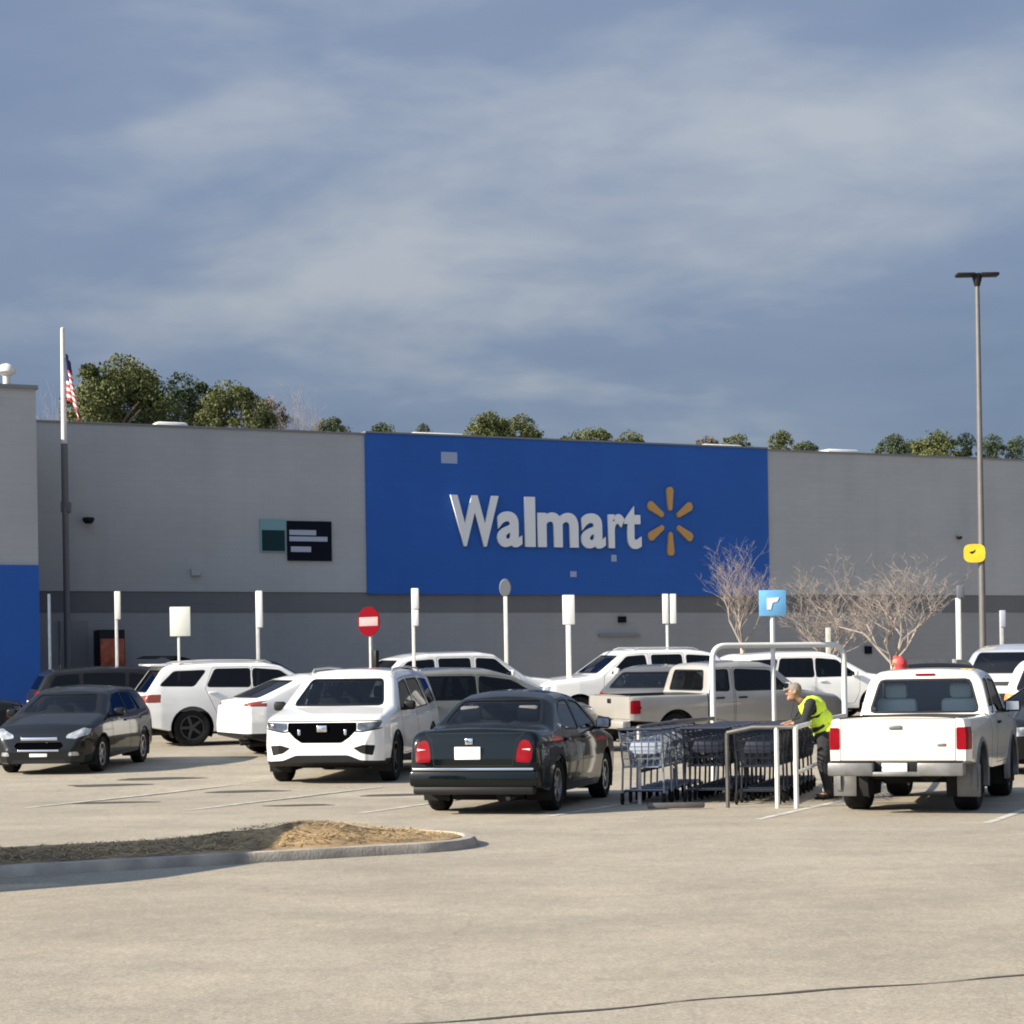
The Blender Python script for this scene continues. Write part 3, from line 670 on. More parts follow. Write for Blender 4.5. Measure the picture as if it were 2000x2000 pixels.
CREW = variant(TRUCK, L=5.15, axf=4.22, bed=(.07, 1.70, .70),
    top=[(0, 1.08), (1.72, 1.08), (1.745, 1.09), (1.775, 1.13), (1.86, 1.56), (1.91, 1.63), (2.0, 1.665), (2.6, 1.70), (3.15, 1.68), (3.40, 1.61), (3.98, 1.15), (4.10, 1.11), (4.85, 1.0), (5.0, .94), (5.10, .84), (5.15, .55)],
    plan=[(0, .79), (.03, .82), (.2, .85), (1.5, .87), (4.4, .87), (4.85, .84), (5.07, .78), (5.15, .70)],
    windows=[[(2.42, 1.14), (3.66, 1.14), (3.28, 1.50), (2.45, 1.545)], [(1.90, 1.15), (2.26, 1.14), (2.28, 1.545), (1.95, 1.53)]],
    doors=[[(2.38, .50), (3.70, .50), (3.78, .8), (3.78, 1.08), (3.32, 1.57), (2.40, 1.60)], [(1.84, .6), (2.35, .5), (2.36, 1.60), (1.92, 1.58), (1.84, 1.1)]],
    lines=[[(1.732, .3), (1.756, .3), (1.756, 1.10), (1.732, 1.10)]], cabin=(1.82, 4.0), seats=[(2.7, .40), (2.7, -.40)], mirror=(3.6, 1.15),
    rearwin=[(-.60, 1.16), (.60, 1.16), (.52, 1.53), (-.52, 1.53)],
    rear=[('taillight', [(.79, .74), (.87, .74), (.87, 1.0), (.79, 1.0)], M_RED, -.004, True), ('tailgate', [(-.76, .64), (.76, .64), (.76, 1.075), (-.76, 1.075)], None, 0, False)],
    extra=[('bumper', (-.11, 0, .53), (.20, 1.66, .17), .045, None), ('number_plate', (-.222, .06, .56), (.02, .33, .15), .004, M_PLATE), ('tailgate_handle', (-.006, .0, .98), (.03, .13, .09), .012, M_BLK)])

P_WHITE = paint('white', (0.78, 0.78, 0.75)); P_CREAM = paint('cream_white', (0.74, 0.71, 0.64)); P_PEARL = paint('pearl_white', (0.66, 0.66, 0.64))
P_BLACK = paint('black', (0.008, 0.009, 0.0095)); P_GREEN = paint('dark_green', (0.0018, 0.0042, 0.0044)); P_CHAR = paint('charcoal', (0.014, 0.015, 0.017))
P_SILV = paint('silver', (0.36, 0.345, 0.315), 0.25, .34); P_TAN = paint('pewter', (0.23, 0.23, 0.20), 0.25, .34); P_GREY = paint('grey', (0.12, 0.12, 0.12), 0.2)
P_BLUEGREY = paint('blue_silver', (0.40, 0.43, 0.48), 0.25)

# ------------------------------------------------------------------ ground
M_ASPH = bpy.data.materials.new('old_sunbleached_asphalt'); M_ASPH.use_nodes = True
def asphalt():
    t = M_ASPH.node_tree; b = t.nodes['Principled BSDF']; b.inputs['Roughness'].default_value = .9; b.inputs['Specular IOR Level'].default_value = .25
    tc_ = t.nodes.new('ShaderNodeTexCoord')
    def noise(s, d=4, r=.55, sc_=(1, 1, 1)):
        m = t.nodes.new('ShaderNodeMapping'); m.inputs['Scale'].default_value = sc_; t.links.new(tc_.outputs['Object'], m.inputs[0])
        n = t.nodes.new('ShaderNodeTexNoise'); n.inputs['Scale'].default_value = s; n.inputs['Detail'].default_value = d; n.inputs['Roughness'].default_value = r
        t.links.new(m.outputs[0], n.inputs['Vector']); return n.outputs['Fac']
    def rng(x, a, b_, c, d):
        r = t.nodes.new('ShaderNodeMapRange'); t.links.new(x, r.inputs[0])
        for i, v in enumerate((a, b_, c, d)): r.inputs[i + 1].default_value = v
        return r.outputs[0]
    def mul(x, y):
        m = t.nodes.new('ShaderNodeMath'); m.operation = 'MULTIPLY'; t.links.new(x, m.inputs[0]); t.links.new(y, m.inputs[1]); return m.outputs[0]
    big = rng(noise(.16, 3), .3, .7, .90, 1.10); mid = rng(noise(1.1, 5, .6, (.6, 1, 1)), .3, .7, .91, 1.09); fine = rng(noise(11, 5, .8, (.8, .45, 1)), .28, .72, .84, 1.16); grain = rng(noise(34, 4, .85), .28, .72, .62, 1.40)
    oil = rng(noise(.55, 4, .6, (.8, 1.3, 1)), .67, .75, 1.0, .72)
    vo = t.nodes.new('ShaderNodeTexVoronoi'); vo.feature = 'DISTANCE_TO_EDGE'; vo.inputs['Scale'].default_value = .21
    dn = t.nodes.new('ShaderNodeTexNoise'); dn.inputs['Scale'].default_value = 1.3; dn.inputs['Detail'].default_value = 6; t.links.new(tc_.outputs['Object'], dn.inputs['Vector'])
    mxv = t.nodes.new('ShaderNodeMixRGB'); mxv.blend_type = 'ADD'; mxv.inputs[0].default_value = .9; t.links.new(tc_.outputs['Object'], mxv.inputs[1]); t.links.new(dn.outputs['Color'], mxv.inputs[2]); t.links.new(mxv.outputs[0], vo.inputs['Vector'])
    crack = rng(vo.outputs['Distance'], .0, .005, .86, 1.0)
    f = mul(mul(mul(mul(mul(big, mid), fine), grain), oil), crack)
    cr = t.nodes.new('ShaderNodeValToRGB'); t.links.new(noise(.9, 5, .6), cr.inputs[0])
    cr.color_ramp.elements[0].position = .3; cr.color_ramp.elements[1].position = .7
    cr.color_ramp.elements[0].color = (.270, .243, .194, 1); cr.color_ramp.elements[1].color = (.330, .294, .228, 1)
    x = t.nodes.new('ShaderNodeMixRGB'); x.blend_type = 'MULTIPLY'; x.inputs[0].default_value = 1; t.links.new(cr.outputs[0], x.inputs[1]); t.links.new(f, x.inputs[2])
    t.links.new(x.outputs[0], b.inputs['Base Color'])
    bp = t.nodes.new('ShaderNodeBump'); bp.inputs['Strength'].default_value = .35; bp.inputs['Distance'].default_value = .012
    t.links.new(noise(70, 3, .7), bp.inputs['Height']); t.links.new(bp.outputs[0], b.inputs['Normal'])
asphalt()
bm = bmesh.new(); ys = [-80, 0, 26, 28, 29, 30, 31, 32, 33, 34, 90, 140, 400, 3000]; rows = []
for y in ys: rows.append([bm.verts.new((x, y, gz(y))) for x in (-2500, -60, 0, 60, 2500)])
for a, b in zip(rows, rows[1:]):
    for k in range(4): bm.faces.new((a[k], a[k + 1], b[k + 1], b[k]))
struct(obj('ground', bm, M_ASPH))

# ------------------------------------------------------------------ store building
WL = Vector((-13.84, 59.4, 0)); WR = Vector((18.69, 74.75, 0)); WD = (WR - WL).normalized(); WN = Vector((WD.y, -WD.x, 0))   # along wall, outward
WANG = math.atan2(WD.y, WD.x)
def wall(px, py, off=0.0):                 # photo pixel -> (distance along wall, height)
    a, b = ray(px, py); o = WL + WN * off
    Y = (o.y - WD.y / WD.x * o.x) / (1 - WD.y / WD.x * a)
    return (Vector((a * Y, Y, 0)) - o).dot(WD), H + b * Y
def brick(name, col, bw, bh, dark=.93):
    m = bpy.data.materials.new(name); m.use_nodes = True; t = m.node_tree; b = t.nodes['Principled BSDF']; b.inputs['Roughness'].default_value = .85; b.inputs['Specular IOR Level'].default_value = .25
    tc_ = t.nodes.new('ShaderNodeTexCoord'); sp_ = t.nodes.new('ShaderNodeSeparateXYZ'); t.links.new(tc_.outputs['Object'], sp_.inputs[0])
    cb = t.nodes.new('ShaderNodeCombineXYZ'); t.links.new(sp_.outputs[0], cb.inputs[0]); t.links.new(sp_.outputs[2], cb.inputs[1])
    br = t.nodes.new('ShaderNodeTexBrick'); t.links.new(cb.outputs[0], br.inputs['Vector']); br.inputs['Scale'].default_value = 1; br.inputs['Mortar Size'].default_value = .012
    br.inputs['Brick Width'].default_value = bw; br.inputs['Row Height'].default_value = bh; br.inputs['Mortar Smooth'].default_value = .3
    br.inputs['Color1'].default_value = (*col, 1); br.inputs['Color2'].default_value = (*[c * .965 for c in col], 1); br.inputs['Mortar'].default_value = (*[c * dark for c in col], 1)
    n = t.nodes.new('ShaderNodeTexNoise'); n.inputs['Scale'].default_value = .35; n.inputs['Detail'].default_value = 6; t.links.new(tc_.outputs['Object'], n.inputs['Vector'])
    r0 = t.nodes.new('ShaderNodeMapRange'); r0.inputs[1].default_value = .3; r0.inputs[2].default_value = .7; r0.inputs[3].default_value = .92; r0.inputs[4].default_value = 1.06; t.links.new(n.outputs['Fac'], r0.inputs[0])
    ms = t.nodes.new('ShaderNodeMapping'); ms.inputs['Scale'].default_value = (1.6, 1.6, .10); t.links.new(tc_.outputs['Object'], ms.inputs[0])
    n2 = t.nodes.new('ShaderNodeTexNoise'); n2.inputs['Scale'].default_value = 1.0; n2.inputs['Detail'].default_value = 5; t.links.new(ms.outputs[0], n2.inputs['Vector'])
    r1 = t.nodes.new('ShaderNodeMapRange'); r1.inputs[1].default_value = .5; r1.inputs[2].default_value = .75; r1.inputs[3].default_value = 1.0; r1.inputs[4].default_value = .95; t.links.new(n2.outputs['Fac'], r1.inputs[0])
    r = t.nodes.new('ShaderNodeMath'); r.operation = 'MULTIPLY'; t.links.new(r0.outputs[0], r.inputs[0]); t.links.new(r1.outputs[0], r.inputs[1])
    x = t.nodes.new('ShaderNodeMixRGB'); x.blend_type = 'MULTIPLY'; x.inputs[0].default_value = 1; t.links.new(br.outputs['Color'], x.inputs[1]); t.links.new(r.outputs[0], x.inputs[2])
    t.links.new(x.outputs[0], b.inputs['Base Color'])
    bp = t.nodes.new('ShaderNodeBump'); bp.inputs['Strength'].default_value = .25; bp.inputs['Distance'].default_value = .008; t.links.new(br.outputs['Fac'], bp.inputs['Height']); bp.invert = True
    t.links.new(bp.outputs[0], b.inputs['Normal']); return m
M_UP = brick('upper_wall_grey', (.385, .387, .380), .61, .203); M_LOW = brick('lower_wall_dark_grey', (.285, .285, .283), .41, .203); M_BAND = brick('band_charcoal', (.15, .15, .152), .41, .203)
M_BLUE = brick('blue_wall', (.026, .105, .375), .61, .203, .96)
M_CAP = mat('parapet_cap', (.20, .20, .20), .5, .3); M_ROOF = mat('roof_membrane', (.55, .55, .53), .8)
M_SIGNW = mat('sign_letter_white', (.74, .74, .72), .5); M_SIGNY = mat('sign_yellow_orange', (.50, .27, .075), .4)
M_PATCH = mat('pale_patch', (.30, .36, .48), .7); M_NAVY = mat('navy_board', (.005, .006, .014), .7, spec=.1); M_TEAL = mat('teal_board', (.16, .30, .31), .5); M_DTEAL = mat('dark_teal', (.008, .03, .036), .6, spec=.15); M_BAR = mat('grey_letter_bar', (.36, .39, .46), .5)
store = empty('store_building', WL, WANG, 'long grey supermarket with a bright blue panel, white name letters and a dark base band', 'building')
z0 = .5; ZT = H + 7.75; ZB = H + 2.83
S0, SBL, SBR, S1 = 0.0, wall(714, 1000)[0], wall(1499, 1000)[0], 75.0
def wbox(name, s0, s1, za, zb, d0, d1, m, parent=store, bev=0.0):
    b = bmesh.new(); box(b, ((s0 + s1) / 2, -(d0 + d1) / 2, (za + zb) / 2), (s1 - s0, abs(d1 - d0), zb - za), bev)
    return obj(name, b, m, parent, smooth=bool(bev))
LOWZ = ZB - .62
wbox('lower_wall', -2, S1, z0 - 1, LOWZ, -.5, -.05, M_LOW)
wbox('charcoal_band', -2, S1, LOWZ, ZB, -.5, -.03, M_BAND)
wbox('upper_wall', -2, SBL, ZB, ZT, -.5, 0, M_UP); wbox('upper_wall', SBR, S1, ZB, ZT, -.5, 0, M_UP)
wbox('blue_panel', SBL, SBR, ZB - .05, ZT + .05, -.5, .06, M_BLUE)
for s0_, s1_, o_ in ((-2, SBL, 0), (SBR, S1, 0), (SBL, SBR, .05)): wbox('parapet_cap', s0_, s1_, ZT + o_, ZT + o_ + .05, -.55, o_ + .05, M_CAP)
wbox('roof', -2, S1, ZT - 1.2, ZT - 1.1, -45, -.5, M_ROOF); wbox('side_wall', S1 - .3, S1, z0 - 1, ZT, -45, -.5, M_UP); wbox('back_wall', -14, S1 - .3, z0 - 1, ZT, -45.3, -45, M_UP)
# entrance block on the left, standing forward of the wall
a_, b_ = ray(75, 1100); YB = 53.4
EC = Vector((a_ * YB, YB, 0)) - WL; es, ed = EC.dot(WD), EC.dot(WN)
EZT = H + 584 / (F / YB) ; EZB = at(74, 1104, YB).z
wbox('entrance_block_upper', es - 16, es, EZB, EZT, .0, ed, M_UP); wbox('entrance_block_base', es - 16, es, z0 - 1, EZB, .0, ed + .05, M_BLUE)
wbox('parapet_cap', es - 16.05, es + .05, EZT, EZT + .10, 0, ed + .08, M_CAP)
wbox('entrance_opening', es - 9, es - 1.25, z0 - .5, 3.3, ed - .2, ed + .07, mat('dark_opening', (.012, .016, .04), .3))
# sign letters
def letter(ch, px0, px1, zs):
    cu = bpy.data.curves.new('t', 'FONT'); cu.body = ch; cu.offset = .030; cu.extrude = .055; cu.resolution_u = 5
    o = bpy.data.objects.new('t', cu); COL.objects.link(o); bpy.context.view_layer.update()
    me = bpy.data.meshes.new_from_object(o.evaluated_get(bpy.context.evaluated_depsgraph_get())); bpy.data.objects.remove(o)
    bm = bmesh.new(); bm.from_mesh(me); bpy.data.meshes.remove(me)
    a0, a1 = min(v.co.x for v in bm.verts), max(v.co.x for v in bm.verts); c0, c1 = wall(px0, 1020, .15)[0], wall(px1, 1020, .15)[0]
    if zs is None: zs = (wall(900, 963, .15)[1] - wall(900, 1063, .15)[1]) / (max(v.co.y for v in bm.verts) - min(v.co.y for v in bm.verts))
    zb_ = wall(900, 1062, .15)[1]
    for v in bm.verts:
        x, y, z = v.co; v.co = (c0 + (x - a0) / (a1 - a0) * (c1 - c0), -(.125 + z), zb_ + y * zs)
    bmesh.ops.remove_doubles(bm, verts=bm.verts[:], dist=1e-4)
    obj('sign_letter', bm, M_SIGNW, store, smooth=False)
    return zs
zs_ = None
for ch, a_, b_ in zip('Walmart', (880, 971, 1025, 1050, 1135, 1188, 1219), (974, 1019, 1045, 1129, 1182, 1219, 1252)): zs_ = letter(ch, a_, b_, zs_)
cs, cz = wall(1310, 1018, .15)
for k in range(6):
    a = math.pi / 2 + k * math.pi / 3
    if True:
        b = bmesh.new(); r0, r1 = .40, 1.13; pts = []
        prof = [(r0, -.085), (r0 - .05, 0), (r0, .085), (r1 - .1, .155), (r1, .10), (r1 + .02, 0), (r1, -.10), (r1 - .1, -.155)]
        prism(b, [(cs + (r * math.cos(a) - t * math.sin(a)) * .84, cz + r * math.sin(a) + t * math.cos(a)) for r, t in prof], .14, lambda p, q, t: (p, -.066 - t * .6, q))
        obj('sign_spark', b, M_SIGNY, store)
def patch(name, x0, y0, x1, y1, m, d0=0.0, d1=.03, parent=store, label=None):
    s0_, za = wall(x0, y1); s1_, zb = wall(x1, y0)
    o = wbox(name, s0_, s1_, za, zb, d0, d1, m, parent)
    return o
patch('faded_patch', 860, 884, 891, 905, M_PATCH, .06, .075)
patch('faded_patch', 1192, 1084, 1202, 1097, M_PATCH, .06, .075); patch('faded_patch', 1112, 1116, 1124, 1127, M_PATCH, .06, .075)
patch('wall_vent', 1208, 1204, 1222, 1216, M_NAVY, -.05, .05); patch('ledge', 1169, 1239, 1250, 1243, M_CAP, -.05, .06)
patch('wall_vent', 1690, 1262, 1702, 1277, M_NAVY, -.05, .04); patch('conduit_cover', 372, 1112, 390, 1124, M_UP, 0, .12)
patch('door', 118, 1212, 172, 1330, mat('door_grey', (.20, .20, .205), .5), -.05, .03)
for px in (78 + 270, 78 + 285): pass
for (x0, x1) in ((66, 95), (331, 398), (840, 948), (1418, 1500), (1664, 1730)):
    s0_, z_ = wall(x0, 840); s1_, _ = wall(x1, 840)
    wbox('roof_skylight', s0_, s1_, ZT - .6, ZT + .36, -2.9, -1.5, M_WPOST, store, .12)
# boards on the wall
bd = empty('wall_board', WL, WANG, 'teal square board with a dark inset picture on the grey wall', 'board')
patch('panel', 508, 1015, 557, 1078, M_TEAL, 0, .05, bd); patch('picture', 511, 1036, 555, 1076, M_DTEAL, .05, .06, bd)
bd = empty('wall_board', WL, WANG, 'black rectangular board with short grey lines of lettering, on the grey wall', 'board')
patch('panel', 561, 1019, 646, 1095, M_NAVY, 0, .06, bd)
for (x0, y0, x1, y1) in ((564, 1036, 616, 1045), (564, 1049, 638, 1057), (567, 1068, 606, 1078)): patch('lettering_line', x0, y0, x1, y1, M_BAR, .06, .068, bd)
# cameras on the wall
for px, py, lab in ((169, 1018, 'black dome camera on the grey wall left of the boards'), (1869, 1051, 'small black camera on the grey wall beside the yellow tag')):
    s_, z_ = wall(px, py); t = empty('wall_camera', WL + WD * s_ + Vector((0, 0, z_)), WANG, lab, 'camera', 'cameras on the store wall')
    k = 1.0 if px < 500 else .6
    b = bmesh.new(); lathe(b, [(.001, -.10 * k), (.10 * k, -.085 * k), (.16 * k, -.02 * k), (.18 * k, .05 * k), (.16 * k, .09 * k), (.001, .09 * k)], 16, 'z'); bmesh.ops.translate(b, vec=(0, -.24 * k, 0), verts=b.verts[:]); obj('dome', b, M_BLK, t)
    b = bmesh.new(); box(b, (0, -.1 * k, .07 * k), (.12 * k, .24 * k, .08 * k), .02); obj('arm', b, M_BLK, t)
# red machine standing against the wall
s_, z_ = wall(201, 1260); p = WL + WD * s_ + WN * .75; t = empty('vending_kiosk', (p.x, p.y, gz(p.y)), WANG, 'red and black vending machine against the lower wall', 'vending machine')
b = bmesh.new(); box(b, (0, 0, 1.32), (.76, .7, 2.64), .03); obj('cabinet', b, M_BLK, t)
b = bmesh.new(); box(b, (0, -.36, 1.85), (.70, .03, 1.05), .01); obj('display', b, mat('kiosk_red', (.42, .085, .03), .4, var=.4, vscale=6), t)
b = bmesh.new(); box(b, (.2, -.362, .75), (.25, .03, .45), .01); obj('front_panel', b, mat('kiosk_dull_red', (.12, .03, .03), .5), t)
# roof vent on the entrance block
t = empty('roof_vent', WL + WD * (es - .62) + WN * (ed - .6) + Vector((0, 0, EZT - .1)), 0, 'white mushroom vent on top of the entrance block', 'vent')
b = bmesh.new(); lathe(b, [(.10, 0), (.10, .62)], 16, 'z'); obj('duct', b, M_WPOST, t)
b = bmesh.new(); lathe(b, [(.12, .50), (.26, .60), (.25, .68), (.14, .80), (.001, .84)], 20, 'z'); obj('cap', b, M_WPOST, t)
# flag
pt = at(122, 645, 57.9); pb = at(126.5, 868, 57.9); pc = at(127, 990, 57.9)
t = empty('flagpole', (pt.x, pt.y, 0), 0, 'white flagpole with a shade-darkened lower part and mount in front of the grey wall', 'flagpole')
xo = pt.x
b = bmesh.new(); tube(b, [(0, 0, pb.z), (0, 0, pt.z)], [.085, .06], 12); obj('pole', b, M_WPOST, t)
b = bmesh.new(); lathe(b, [(.001, pt.z + .09), (.05, pt.z + .06), (.06, pt.z), (.001, pt.z - .02)], 12, 'z'); obj('finial', b, M_WPOST, t)
b = bmesh.new(); tube(b, [(0, 0, pc.z + .1), (0, 0, pb.z + .02)], .10, 12); box(b, (0, .1, pc.z), (.24, .35, .32), .03); tube(b, [(0, 0, gz(57.9)), (0, 0, pc.z)], .09, 10); obj('shaded_pole_mount', b, mat('pole_shade_grey', (.13, .13, .13), .5), t)  # shade on the lower pole and mount is painted in as darker grey
z1 = at(128, 690, 57.9).z; nu, nv = 30, 26; b = bmesh.new(); g = []
for iu in range(nu + 1):
    u = iu / nu; row = []
    for iv in range(nv + 1):
        v = iv / nv
        x = .07 + .36 * (1 - (1 - u) ** 2) * (.35 + .65 * v) + .05 * math.sin(u * 17 + v * 3) ; y = .12 * math.sin(u * 15 + v * 2.2) * (.3 + u)
        z = z1 - v * 1.25 - u ** 1.25 * .72 - .03 * math.sin(u * 12)
        row.append(b.verts.new((x, y, z)))
    g.append(row)
for iu in range(nu):
    for iv in range(nv):
        f = b.faces.new((g[iu][iv], g[iu + 1][iv], g[iu + 1][iv + 1], g[iu][iv + 1]))
        f.material_index = 2 if (iu < nu * .42 and iv < nv * 7 / 13) else (iv * 13 // nv) % 2
fl = obj('flag', b, [mat('flag_red', (.50, .06, .06), .8), mat('flag_white', (.78, .74, .70), .8), mat('flag_navy', (.02, .03, .10), .8)], None, norm=False)
fl.location = (xo, pt.y, 0); tag(fl, 'striped red and white flag with a navy corner hanging limp from the pole', 'flag')

# ------------------------------------------------------------------ markings, island, seam
M_LINE = mat('worn_white_paint', (.43, .41, .36), .85, var=.35, vscale=6)
def sheet(name, pts, m, z=.004):
    b = bmesh.new(); vs = [b.verts.new((p[0], p[1], gz(p[1]) + z)) for p in pts]; b.faces.new(vs)
    return struct(obj(name, b, m, None, smooth=False))
P0 = Vector((2.74, 23.0)); RV = Vector((2.32, -1.10)); SD = Vector((.412, .911)); SP = Vector((.911, -.412))
for k in range(-4, 4):
    a = P0 + RV * k; b_ = a + SD * 5.4; q = SP * .05
    n = 8
    for i in range(1):
        sheet('parking_line', [a - q, a + q, b_ + q, b_ - q], M_LINE)
# thin tarred joint running across the foreground
b = bmesh.new(); L0 = []; n = 60; A = Vector((-1.6, 9.15)); B = Vector((5.2, 11.85)); d = (B - A).normalized(); pn = Vector((-d.y, d.x))
for i in range(n + 1):
    t_ = i / n; c = A + (B - A) * t_ + pn * (.03 * math.sin(t_ * 19) + .015 * math.sin(t_ * 53 + 1)); w_ = .016 + .007 * math.sin(t_ * 31) + rnd.uniform(-.003, .003)
    L0.append((b.verts.new((c.x - pn.x * w_, c.y - pn.y * w_, .004)), b.verts.new((c.x + pn.x * w_, c.y + pn.y * w_, .004))))
for p, q in zip(L0, L0[1:]): b.faces.new((p[0], q[0], q[1], p[1]))
struct(obj('pavement_crack', b, mat('tar', (.055, .048, .04), .9), None, smooth=False))
# dark flat patches laid on the asphalt between the rows
M_DARKPATCH = mat('dark_patch', (.05, .045, .036), .8, var=.2)
for (px, py, lw, lh) in ((208, 1534, .65, .30), (310, 1521, .7, .32), (480, 1546, .6, .28), (215, 1568, .6, .2), (588, 1573, .45, .18), (775, 1553, .55, .25)):
    a_, b_ = ray(px, py); Y = 30.0
    for _ in range(8): Y = (gz(Y) - H) / b_
    sheet('ground_patch', [(a_ * Y + lw * math.cos(t_) * (1 + .2 * math.sin(3 * t_ + px)), Y + lh * math.sin(t_) * (1 + .2 * math.sin(2 * t_))) for t_ in [2 * math.pi * i / 24 for i in range(24)]], M_DARKPATCH)
# kerbed island
IA = R(27); ID = Vector((math.cos(IA), math.sin(IA))); IN = Vector((-ID.y, ID.x)); TIP = Vector((.02, 19.62))
def isl(s, t): p = TIP + ID * s + IN * t; return p
def iline(inw):
    W_ = 2.2; r = 1.0; pts = [(-12, inw), (-r, inw)]
    for k in range(1, 12):
        a = -math.pi / 2 + math.pi * k / 12; pts.append((-r + (r - inw) * math.cos(a), W_ / 2 + (W_ / 2 - inw) * math.sin(a)))
    pts += [(-r, W_ - inw), (-12, W_ - inw)]
    return pts
island = empty('planting_island', (0, 0, 0), 0, 'kerbed traffic island with dry straw mulch heaped on top', 'traffic island')
b = bmesh.new(); prof = [(0, 0), (.012, .05), (.04, .088), (.13, .095), (.15, .07)]; loops = [[b.verts.new((*isl(s, t), z)) for s, t in iline(i_)] for i_, z in prof]
for l0, l1 in zip(loops, loops[1:]):
    for k in range(len(l0) - 1): b.faces.new((l0[k], l0[k + 1], l1[k + 1], l1[k]))
obj('kerb', b, mat('kerb_concrete', (.32, .285, .235), .85, var=.35, vscale=3, bump=.3), island)
b = bmesh.new(); nS, nT = 90, 26; rng_ = np.random.RandomState(3); g = []
from mathutils import noise as mn
outline = iline(.16)
for i in range(nS + 1):
    s = -12 + 11.85 * i / nS; row = []
    if s <= -1.0: t0, t1 = .16, 2.04
    else:
        c_ = max(0, 1 - ((s + 1.0) / .84) ** 2) ** .5; t0, t1 = 1.1 - .94 * c_, 1.1 + .94 * c_
    for j in range(nT + 1):
        t_ = t0 + (t1 - t0) * j / nT; p = isl(s, t_)
        e_ = min(1, (t_ - .16) / .7, (2.04 - t_) / .7, (-.16 - s) / .9); e_ = max(e_, 0)
        hump = .03 + .13 * math.exp(-((s + 1.75) / .85) ** 2)
        z = .085 + e_ * hump + e_ * (.05 * mn.noise(Vector((s * 2.2, t_ * 2.2, 0))) + .035 * mn.noise(Vector((s * 9, t_ * 9, 3))))
        row.append(b.verts.new((p.x, p.y, z)))
    g.append(row)
for i in range(nS):
    for j in range(nT):
        try: b.faces.new((g[i][j], g[i + 1][j], g[i + 1][j + 1], g[i][j + 1]))
        except ValueError: pass
mm = bpy.data.materials.new('dry_mulch'); mm.use_nodes = True; t = mm.node_tree; bb = t.nodes['Principled BSDF']; bb.inputs['Roughness'].default_value = .95
tc_ = t.nodes.new('ShaderNodeTexCoord'); n_ = t.nodes.new('ShaderNodeTexNoise'); n_.inputs['Scale'].default_value = 2.4; n_.inputs['Detail'].default_value = 9; n_.inputs['Roughness'].default_value = .68; t.links.new(tc_.outputs['Object'], n_.inputs['Vector'])
cr = t.nodes.new('ShaderNodeValToRGB'); t.links.new(n_.outputs['Fac'], cr.inputs[0]); cr.color_ramp.elements[0].position = .30; cr.color_ramp.elements[1].position = .66
cr.color_ramp.elements[0].color = (.075, .055, .028, 1); cr.color_ramp.elements[1].color = (.42, .29, .14, 1); e = cr.color_ramp.elements.new(.47); e.color = (.22, .15, .075, 1)
t.links.new(cr.outputs[0], bb.inputs['Base Color'])
obj('mulch', b, mm, island)
# straw and leaf litter
b = bmesh.new()
for _ in range(5200):
    s = -rnd.uniform(.3, 8); t_ = rnd.uniform(.25, 1.95)
    if s > -1.1 and ((s + 1.1) / .9) ** 2 + ((t_ - 1.1) / .9) ** 2 > 1: continue
    e_ = max(0, min(1, (t_ - .16) / .7, (2.04 - t_) / .7, (-.16 - s) / .9)); z = .08 + e_ * (.03 + .13 * math.exp(-((s + 1.75) / .85) ** 2))
    p = isl(s, t_); a = rnd.uniform(0, 6.3); l_ = rnd.uniform(.02, .05); w_ = .005; tz = rnd.uniform(-.004, .012)
    d = Vector((math.cos(a), math.sin(a))); q = Vector((-d.y, d.x))
    b.faces.new([b.verts.new((p.x + d.x * u * l_ + q.x * v * w_, p.y + d.y * u * l_ + q.y * v * w_, z + .018 + tz * (u + 1))) for u, v in ((-1, -1), (1, -1), (1, 1), (-1, 1))])
lit = obj('straw_litter', b, mat('straw', (.40, .29, .13), .9, var=.4, vscale=9), None, smooth=False); tag(lit, 'dry straw and leaf litter strewn over the island mulch', 'straw', None, 'stuff')

# ------------------------------------------------------------------ trees
def leafmat(name, c0, c1):
    m = bpy.data.materials.new(name); m.use_nodes = True; t = m.node_tree; b = t.nodes['Principled BSDF']; b.inputs['Roughness'].default_value = .75; b.inputs['Specular IOR Level'].default_value = .2
    g = t.nodes.new('ShaderNodeNewGeometry'); r = t.nodes.new('ShaderNodeValToRGB'); tcx = t.nodes.new('ShaderNodeTexCoord'); nx = t.nodes.new('ShaderNodeTexNoise'); nx.inputs['Scale'].default_value = .55; nx.inputs['Detail'].default_value = 3; t.links.new(tcx.outputs['Object'], nx.inputs['Vector'])
    mr_ = t.nodes.new('ShaderNodeMapRange'); mr_.inputs[1].default_value = .35; mr_.inputs[2].default_value = .65; t.links.new(nx.outputs['Fac'], mr_.inputs[0])
    mxx = t.nodes.new('ShaderNodeMix'); mxx.inputs[0].default_value = .34; t.links.new(mr_.outputs[0], mxx.inputs[2]); t.links.new(g.outputs['Random Per Island'], mxx.inputs[3]); t.links.new(mxx.outputs[0], r.inputs[0])
    r.color_ramp.elements[0].color = (*c0, 1); r.color_ramp.elements[1].color = (*c1, 1); t.links.new(r.outputs[0], b.inputs['Base Color']); return m
LEAF = [leafmat('leaf_olive', (.038, .055, .018), (.140, .146, .052)), leafmat('leaf_deep', (.014, .028, .014), (.050, .070, .032)), leafmat('leaf_bluegreen', (.034, .052, .028), (.088, .110, .054)), leafmat('leaf_brown', (.075, .062, .040), (.15, .12, .075))]
M_BARK = mat('bark', (.10, .075, .055), .9, var=.3); M_TWIG = mat('bare_twig', (.27, .23, .20), .9, var=.25); M_PALE = mat('pale_trunk', (.46, .43, .36), .85, var=.25, vscale=8)
